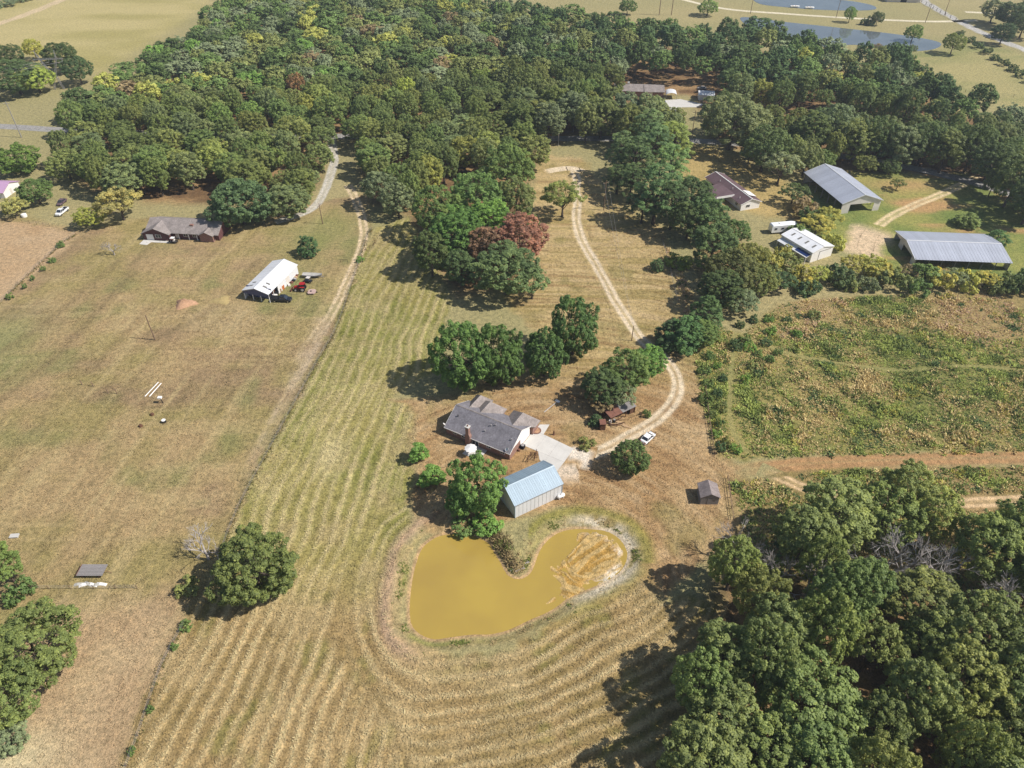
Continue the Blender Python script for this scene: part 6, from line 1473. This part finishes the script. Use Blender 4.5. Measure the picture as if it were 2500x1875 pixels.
o = empty('flower_bed', 'round stone edged flower bed by the front walk', 'flower bed', at(1309, 1052)); q = MB(); q.lathe([(1.0, 0), (1.0, .15), (.85, .17), (.1, .2)], 14); q.build('soil', SOIL, o)
for i in range(14): q = MB(); a = i * 2 * math.pi / 14; q.box(-.16, .16, -.12, .12, 0, .24, Matrix.Translation((1.05 * math.cos(a), 1.05 * math.sin(a), 0)) @ Matrix.Rotation(a + 1.57, 4, 'Z')); q.build('edging_stone', BRICK, o)
for i, (a, b2, r) in enumerate([((1246, 1391), (1268, 1384), .16), ((1258, 1393), (1281, 1386), .2), ((1266, 1381), (1292, 1371), .18)]):
    p, q_ = at(*a), at(*b2); q = MB(); q.tube((0, 0, .15), (q_[0] - p[0], q_[1] - p[1], .35), r, r * .7, 8); q.tube(((q_[0] - p[0]) * .6, (q_[1] - p[1]) * .6, .3), ((q_[0] - p[0]) * .7 + .4, (q_[1] - p[1]) * .6 + .6, .6), r * .4, r * .2, 6); tag(q.build('driftwood_log', PALEBARK, None, (*p, -.45)), f'bleached log on the pond point, {["left", "middle", "right"][i]} of three', 'log', 'logs on the pond point')

# ---- poles, lines, fences
def vheight(b, t):
    P = at(*b); best = min((abs(math.hypot(*[0, 0])) for _ in (0,)), default=0)
    hs = np.linspace(1, 40, 400); d = [abs((lambda Q: Q[1])((None, (937.5 - FPX * ((P[1] * sP + (z - H) * cP) / (P[1] * cP - (z - H) * sP))))) - t[1]) for z in hs]
    return float(hs[int(np.argmin(d))])
def utility_pole(b, label, h, arm=True, r=.16, yaw=0.0, material=POLEWOOD, group='utility poles'):
    o = empty('utility_pole', label, 'utility pole', at(*b), yaw, group)
    q = MB(); q.tube((0, 0, 0), (0, 0, h), r, r * .65, 8); q.build('pole', material, o)
    if arm:
        q = MB(); q.box(-1.1, 1.1, -.06, .06, h - .9, h - .76); q.build('crossarm', material, o)
        for x in (-1, 0, 1): q = MB(); q.lathe([(.05, 0), (.08, .12), (.04, .25)], 6, (x, 0, h - .755)); q.build('insulator', CREAM, o)
    return o
utility_pole((379, 830), 'bare brown pole standing alone in the left pasture', 8.2, False, .18)
utility_pole((788, 547), 'grey utility pole between the gravel lane and the field lane', 7.6, True, .15, 1.2)
utility_pole((1474, 513), 'utility pole beside the driveway near the pines', 11, True, .16, .5)
utility_pole((1542, 832), 'short utility pole behind the clump above the lean-to', 5.0, False, .14)
utility_pole((1690, 324), 'dark utility pole on the lawn beyond the country road', 9.5, True, .18, 0)
utility_pole((1363, 356), 'pale pole among the roadside trees behind the driveway loop', 11, False, .13, 0, STEEL)
utility_pole((1686, 362), 'thin grey pole in the shade south of the country road', 7, False, .12, 0, STEEL)
utility_pole((2041, 43), 'tall pole leaning by the far ponds', 11, True, .2); utility_pole((1832, 33), 'tall pole at the left end of the long pond', 10, True, .2)
utility_pole((2259, 55), 'pole behind the bushy tree on the far pond', 11, True, .2); utility_pole((2306, 36), 'pole beside the far road', 11, True, .2)
utility_pole((53, 336), 'pale pole with crossarm beside the country road at the left', 15, True, .22, .2, STEEL)
def wire(label, a, b, sag=.6, r=.025, group=None):
    q = MB(); A, B = Vector(a), Vector(b); n = 8
    pts = [A.lerp(B, i / n) - Vector((0, 0, sag * 4 * (i / n) * (1 - i / n))) for i in range(n + 1)]
    for i in range(n): q.tube(pts[i], pts[i + 1], r, n=4, caps=False)
    return tag(q.build('overhead_wire', STEEL, None), label, 'wire', group)
a, b2 = at(1474, 513), at(1542, 832)
wire('left overhead wire from the driveway pole to the short pole', (a[0] - .8, a[1], 10.2), (b2[0] - .1, b2[1], 4.8), 1.0, .02, 'driveway wires'); wire('right overhead wire from the driveway pole to the short pole', (a[0] + .8, a[1], 10.2), (b2[0] + .1, b2[1], 4.7), 1.3, .02, 'driveway wires')
# H frame far
o = empty('power_line_pylon', 'two tall bare poles of a power line beyond the woods', 'pylon', at(1624, 37), 0)
for x in (-4, 4): q = MB(); q.tube((x, 0, 0), (x, 0, 22), .25, .18, 8); q.build('pole', POLEWOOD, o)
q = MB(); q.box(-8, 8, -.12, .12, 19, 19.3); q.build('crossarm', POLEWOOD, o)
# lattice tower
tz = zoomer(0, 0, 280 / 740)
bx, by = at(146, 218)
o = empty('transmission_tower', 'grey steel lattice transmission tower at the edge of the left wood', 'pylon', (bx, by), R_(8))
def lattice(name, a, b, wa, wb, seg, r=.085):
    q = MB(); A, B = Vector(a), Vector(b)
    def corners(t): c = A.lerp(B, t); w = wa + (wb - wa) * t; return [c + Vector((s * w, u * w, 0)) for s, u in ((-1, -1), (1, -1), (1, 1), (-1, 1))]
    for k in range(seg):
        c0, c1 = corners(k / seg), corners((k + 1) / seg)
        for i in range(4):
            q.tube(c0[i], c1[i], r, n=4, caps=False); q.tube(c0[i], c1[(i + 1) % 4], r * .6, n=4, caps=False); q.tube(c0[(i + 1) % 4], c1[i], r * .6, n=4, caps=False)
    return q.build(name, STEEL, o)
lattice('leg', (-3.4, 0, 0), (-.9, 0, 11), .5, .6, 5); lattice('leg', (3.4, 0, 0), (.9, 0, 11), .5, .6, 5)
lattice('mast', (-1.0, 0, 11), (-6.0, 0, 23), .6, .45, 6); lattice('mast', (1.0, 0, 11), (6.0, 0, 23), .6, .45, 6)
lattice('peak', (-6.0, 0, 23.0), (-8.2, 0, 29), .4, .08, 3); lattice('peak', (6.0, 0, 23.0), (6.6, 0, 29), .4, .08, 3)
q = MB()
for s in (-.45, .45):
    for z in (22.4, 23.6): q.tube((-11, s, z if z < 23 else 22.8), (11, s, z if z < 23 else 22.8), .09, n=4); q.tube((-10, s, 22.4), (-6, s, 23.6), .07, n=4); q.tube((10, s, 22.4), (6, s, 23.6), .07, n=4); q.tube((-6, s, 23.6), (6, s, 23.6), .08, n=4)
    for i in range(10): q.tube((-10 + i * 2, s, 22.4), (-9 + i * 2, s, 23.4), .05, n=4); q.tube((-9 + i * 2, s, 23.4), (-8 + i * 2, s, 22.4), .05, n=4)
q.build('crossarm', STEEL, o); o.scale = (.62, .62, .62)
M_ = o.rotation_euler.to_matrix()
for i, x in enumerate((-10, 0, 10)):
    q = MB(); q.tube((x, 0, 22.3), (x, 0, 20.6), .09, n=6); q.build('insulator', CREAM, o)
    P = Vector((bx, by, 0)) + M_ @ Vector((x, 0, 20.5)) * .62; wire(f'{["left", "middle", "right"][i]} power line running left from the lattice tower', P, (P.x - 150, P.y - 96 , 13), 3.0, .07, 'tower power lines')

def fence(name, label, pts, gap=3.5, h=1.25, wires=(.45, .8, 1.15), r=.06, material=POLEWOOD, rail=False, group=None):
    o = empty(name, label, 'fence', (0, 0), 0, group)
    ln = smooth_line(pts, gap)
    me = (lambda b: (b.tube((0, 0, 0), (0, 0, h), r, r * .85, 6), b.mesh('fence_post', material))[1])(MB())
    zz = gheight(ln[:, 0], ln[:, 1])
    for (x, y), z in zip(ln, zz): link('fence_post', me, o, (x + trng.uniform(-.05, .05), y, z), (trng.uniform(-.06, .06), trng.uniform(-.06, .06), 0))
    for w in wires:
        q = MB()
        for (a, za), (b, zb) in zip(zip(ln[:-1], zz[:-1]), zip(ln[1:], zz[1:])): q.tube((a[0], a[1], za + w), (b[0], b[1], zb + w), .045 if rail else .016, n=4, caps=False)
        q.build('rail' if rail else 'wire', material if rail else STEEL, o)
    return o
fence('wire_fence', 'wire fence between the left pasture and the hay field', FENCE, 4.5)
fence('wire_fence', 'lower wire fence between the pale pasture and the hay field', FENCE2, 4.0)
fence('wire_fence', 'wire cross fence below the flatbed wagon', AP([(40, 1437), (120, 1438), (230, 1438), (335, 1437)]), 3.5)
fence('wire_fence', 'wire fence on the west fence row of the left pasture', AP([(0, 742), (70, 672), (150, 598), (185, 572)]), 4.0)
fence('wire_fence', 'wire fence across the grass below the white pickup', AP([(55, 544), (90, 548), (122, 553)]), 4.0)
fence('post_fence', 'old post and rail fence on the edge of the rough meadow', AP([(1722, 950), (1729, 1010), (1736, 1060), (1744, 1112)]), 2.6, 1.2, (.5, 1.0), .09, POLEWOOD, True)
fence('post_fence', 'short fence behind the small shed', AP([(1776, 1168), (1782, 1215), (1790, 1270)]), 2.4, 1.2, (.5, 1.0), .08, POLEWOOD, True)
fence('road_fence', 'grey board fence along the far road', AP([(2228, -6), (2260, 12), (2295, 32), (2332, 52)]), 5.5, 2.0, (.7, 1.7), .2, GREYWOOD, True)
fence('wire_fence', 'wire fence across the far right field', VP([(2085, 199), (2150, 206), (2230, 213)]), 7, 1.3, (.6, 1.1), .09)
fence('wire_fence', 'fence on the meadow side of the mown strip', AP([(1616, 590), (1632, 640), (1642, 690), (1655, 740)]), 3.5)
for i, (px, py) in enumerate([(1940, 18), (1976, 21)]):
    o = empty('rowboat', f'small white boat at the bank of the upper pond, {"left" if i == 0 else "right"} one', 'boat', at(px, py), .1, 'boats on the upper pond'); q = MB(); q.loft([[(x, -w, .3), (x, w, .3), (x, w * 1.2, 1.0), (x, -w * 1.2, 1.0)] for x, w in ((-3, .8), (0, 1.1), (2, .8), (3.2, .1))]); q.build('hull', WHITE, o); q = MB(); q.box(-1.6, -1.2, -1, 1, 1.0, 1.06); q.box(.3, .7, -1, 1, 1.0, 1.06); q.build('bench', PALEWOOD, o)
for i in range(5):
    q = branchy('brush', 1.6, 1.3, np.random.default_rng(30 + i), BROWNWOOD, 4, .05); ob_ = link('brush_pile', q, None, (*at(917 - i * 5, 588 + i * 6), 0), (1.1, 0, i)); tag(ob_, f'heap of dead brown brush between the field lane and the hay, {["first", "second", "third", "fourth", "fifth"][i]} from the woods', 'brush', 'dead brush')

# ------------------------------------------------------------------ ground cover: cut straw, grass and weeds too many to count
def blades(name, label, pts, cols, length, width, lift, k, seed, flat=True, material=STRAW):
    """k pointed blades at each point; flat ones lie tumbled like cut hay, others stand and splay"""
    rng = np.random.default_rng(seed)
    n = len(pts); N_ = n * k
    c = np.repeat(pts, k, 0); col = np.repeat(cols, k, 0)
    a = rng.uniform(0, 2 * math.pi, N_); L = np.repeat(length if np.ndim(length) else np.full(n, length), k) * rng.uniform(.6, 1.35, N_); w = np.repeat(width if np.ndim(width) else np.full(n, width), k) * rng.uniform(.6, 1.4, N_)
    e = rng.uniform(lift[0], lift[1], N_)
    d = np.stack([np.cos(a) * np.cos(e), np.sin(a) * np.cos(e), np.sin(e)], 1)
    s = np.stack([-np.sin(a), np.cos(a), rng.uniform(-.5, .5, N_)], 1)
    base = c + rng.normal(0, 1, (N_, 3)) * np.array([1, 1, 0]) * (np.repeat(length if np.ndim(length) else np.full(n, length), k) * .35)[:, None]
    base[:, 2] += 0.02 if flat else 0
    mid = base + d * L[:, None] * .5 + np.array([0, 0, .04])
    tip = base + d * L[:, None] - (0 if flat else 1) * np.array([0, 0, .12]) * L[:, None]
    v = np.stack([base - s * w[:, None] * .35, base + s * w[:, None] * .35, mid + s * w[:, None] * .5, tip, mid - s * w[:, None] * .5], 1).reshape(-1, 3)
    i = np.arange(N_) * 5
    f = np.concatenate([np.stack([i, i + 1, i + 2], 1), np.stack([i, i + 2, i + 4], 1), np.stack([i + 4, i + 2, i + 3], 1)])
    col = np.clip(col * rng.uniform(.80, 1.2, N_)[:, None], 0, 1)
    cc = np.repeat(col, 5, 0)
    return tag(link(name, np_mesh(name, v, f, material, col=cc)), label, kind='stuff')
def scatter(P, n, seed, weight=None, soft=0.0):
    rng = np.random.default_rng(seed)
    lo, hi = P.min(0), P.max(0)
    # only what the photograph can show
    lo = np.maximum(lo, [-135, 40]); hi = np.minimum(hi, [145, 215])
    x = rng.uniform(lo[0], hi[0], n); y = rng.uniform(lo[1], hi[1], n)
    ok = pin(x, y, P) & (np.abs(x) < 0.72 * (y * cP + H * sP) + 3)
    x, y = x[ok], y[ok]
    if weight is not None:
        w = weight(x, y); k = rng.uniform(0, 1, len(x)) < w; x, y = x[k], y[k]
    return x, y
def clear_of_roads(x, y, lines, d):
    ok = np.ones(len(x), bool)
    for L in lines: ok &= pdist(x, y, L, margin=8) > d
    return ok
TRACKS = [smooth_line(DRIVE_MAIN, 2.0)]
# hay: tumbled straw, thick on the swaths
def hw(x, y):
    s, amp = rows(x, y, .13); return np.clip(.18 + .85 * s * amp + .22 * (fbm(x / 3, y / 3, 200) > .55), 0, 1) * ss(.5, -1, psd(x, y, HAY, 8)) * (psd(x, y, POND, 8) > 3.2)
x, y = scatter(HAY, 230000, 1, hw)
c = gcolor(x, y); s, amp = rows(x, y, .13)
w_ = np.clip(s * amp, 0, 1)[:, None]; c = c * (.88 * (1 - w_)) + C_(232, 210, 152) * w_ * .9
blades('hay_swaths', 'cut hay lying in swaths', np.stack([x, y, gheight(x, y)], 1), c, .44, .11, (0.0, .6), 2, 2)
# stubble and mown grass in the yard
x, y = scatter(YARD, 60000, 3, lambda x, y: np.clip(.25 + .9 * (fbm(x / 1.6, y / 1.6, 210) - .35), 0, 1) * ss(.5, -1, psd(x, y, YARD, 8)))
k = clear_of_roads(x, y, TRACKS, 2.4) & (psd(x, y, POND, 8) > 3.0); x, y = x[k], y[k]
keep = np.ones(len(x), bool)
for cx, cy, r in ((-5.4, 118.4, 9.5), (3.6, 99.7, 6.5), (6, 113, 8.5), (12, 108, 5)): keep &= np.hypot(x - cx, y - cy) > r
x, y = x[keep], y[keep]
blades('mown_grass', 'dry mown grass of the yard', np.stack([x, y, gheight(x, y)], 1), gcolor(x, y), .40, .10, (0.0, .8), 2, 4)
# pasture turf
x, y = scatter(PASTURE, 120000, 5, lambda x, y: np.clip(.15 + .9 * (fbm(x / 2.4, y / 2.4, 220) - .38), 0, .8) * ss(220, 150, y))
blades('pasture_grass', 'short dry grass of the left pasture', np.stack([x, y, gheight(x, y)], 1), gcolor(x, y) * .96, .38, .10, (0.1, .9), 2, 6)
# rough meadow weeds
def weeds(P, n, seed, name, label, pal, hscale, wfun=None):
    rng = np.random.default_rng(seed)
    x, y = scatter(P, n, seed, wfun)
    k = clear_of_roads(x, y, TRAILS, .7); x, y = x[k], y[k]
    t = fbm(x / 9, y / 9, seed + 1); t2 = fbm(x / 2.6, y / 2.6, seed + 2); dry = ss(150, 178, y + (fbm(x / 26, y / 26, 1) - .5) * 50)
    c = np.zeros((len(x), 3)); r = rng.uniform(0, 1, len(x))
    green = C_(132, 142, 74); lime = C_(172, 180, 92); tan = C_(212, 188, 128); gold = C_(192, 180, 88); dark = C_(104, 124, 72); pink = C_(214, 180, 142)
    c[:] = green
    def put(m, q): c[m] = q
    put(t2 + (r - .5) * .3 > .52, lime); put(t + (r - .5) * .4 + dry * .28 > .60, tan); put((dry > .5) & (r < .34), pink); put((fbm(x / 3.2, y / 3.2, seed + 5) > .66) & (r < .3), gold); put((fbm(x / 3.0, y / 3.0, seed + 7) > .70) & (r < .8), dark)
    c = c * 1.32 + .012
    big = ss(.35, .75, fbm(x / 3.4, y / 3.4, seed + 9))
    hgt = (.35 + .75 * big) * hscale * (1 - .35 * dry)
    d_ = pdist(x, y, np.vstack([TRAILS[0]]), margin=8); hgt = hgt * (0.5 + .5 * ss(1, 3, d_))
    return blades(name, label, np.stack([x, y, gheight(x, y)], 1), c, hgt, .14 + .16 * big, (.35, 1.45), 7, seed + 3, False, HERB)
mw = lambda x, y: np.clip(.18 + 1.2 * (fbm(x / 1.9, y / 1.9, 301) - .25), 0, 1) * ss(.5, -1.5, psd(x, y, MEADOW, 8))
weeds(MEADOW, 80000, 300, 'meadow_weeds', 'rank weeds and goldenrod of the rough meadow', None, 1.0, mw)
TR2 = smooth_line(VP([(1560, 1022), (1640, 1012), (1760, 1000), (1900, 994), (2060, 990), (2240, 988)])); TR3 = smooth_line(VP([(1640, 1012), (1690, 1034), (1750, 1058), (1840, 1073), (1950, 1082), (2060, 1086), (2150, 1083), (2260, 1076)]))
weeds(VERGE, 12000, 340, 'verge_weeds', 'weeds along the farm tracks', None, .8, lambda x, y: ((pdist(x, y, TR2, margin=8) > 3) & (pdist(x, y, TR3, margin=8) > 2.2)) * .8 * ss(.5, -1, psd(x, y, VERGE, 8)))
# pond bank: reeds and rank grass
rng = np.random.default_rng(9)
i = rng.integers(0, len(POND), 5200); d = np.abs(rng.normal(0.4, 1.0, 5200)) + .3; nx = np.roll(POND, -1, 0) - np.roll(POND, 1, 0); nx = unit(nx); nr = np.stack([nx[:, 1], -nx[:, 0]], 1)
u = rng.uniform(0, 1, 5200)[:, None]
p = POND[i] * (1 - u) + np.roll(POND, -1, 0)[i] * u + nr[i] * d[:, None] * np.sign(psd(*(POND + nr * .5).T, POND))[i][:, None]
w = fbm(p[:, 0] / 3, p[:, 1] / 3, 401)
cove = np.exp(-((p[:, 0] - pz(850, 360)[0]) / 4.0) ** 2 - ((p[:, 1] - pz(850, 330)[1]) / 7.0) ** 2)
k = (rng.uniform(0, 1, 5200) < 0.55 * ss(.5, .8, w) + cove) & (psd(p[:, 0], p[:, 1], POND, 8) > .3); p = p[k]; w = w[k]; cove = cove[k]
c = np.where((w > .66)[:, None], C_(138, 148, 74), C_(204, 178, 126)); c = np.where((cove > .3)[:, None] & (rng.uniform(0, 1, len(p)) < .5)[:, None], C_(120, 104, 70), c)
blades('bank_reeds', 'rank grass and reeds on the pond bank', np.stack([p[:, 0], p[:, 1], gheight(p[:, 0], p[:, 1])], 1), c, (.28 + .8 * cove), .12, (.4, 1.45), 4, 10, False, HERB)
# rank grass along the pasture fences
for nm, P, sd_ in (('fence_grass', FENCE, 11), ('west_fence_grass', AP([(0, 742), (70, 672), (150, 598), (185, 572)]), 12), ('lower_fence_grass', FENCE2, 13)):
    ln = smooth_line(P, .5); rng = np.random.default_rng(sd_); i = rng.integers(0, len(ln), len(ln) * 4); p = ln[i] + rng.normal(0, .35, (len(i), 2))
    r = rng.uniform(0, 1, len(p))[:, None]; blades(nm, {'fence_grass': 'uncut grass under the pasture fence', 'west_fence_grass': 'uncut grass under the west fence row', 'lower_fence_grass': 'uncut grass under the lower fence'}[nm], np.stack([p[:, 0], p[:, 1], gheight(p[:, 0], p[:, 1])], 1), np.where(r < .35, C_(120, 112, 70), np.where(r < .7, C_(142, 136, 76), C_(186, 160, 108))), *[.36, .10], (.5, 1.4), 4, sd_, False, HERB)

# ------------------------------------------------------------------ thin daylight haze over the valley
hm = bpy.data.materials.new('haze'); hm.use_nodes = True; hn = hm.node_tree; hn.nodes.clear()
hv = hn.nodes.new('ShaderNodeVolumePrincipled'); hv.inputs['Color'].default_value = (0.80, 0.88, 1.0, 1); hv.inputs['Density'].default_value = 0.00016; hv.inputs['Anisotropy'].default_value = 0.2
ho = hn.nodes.new('ShaderNodeOutputMaterial'); hn.links.new(hv.outputs[0], ho.inputs['Volume'])
b = MB(); b.box(-4700, 4700, -1100, 6200, -4.0, 121.0)
tag(b.build('haze', hm), 'thin pale daylight haze', kind='stuff')
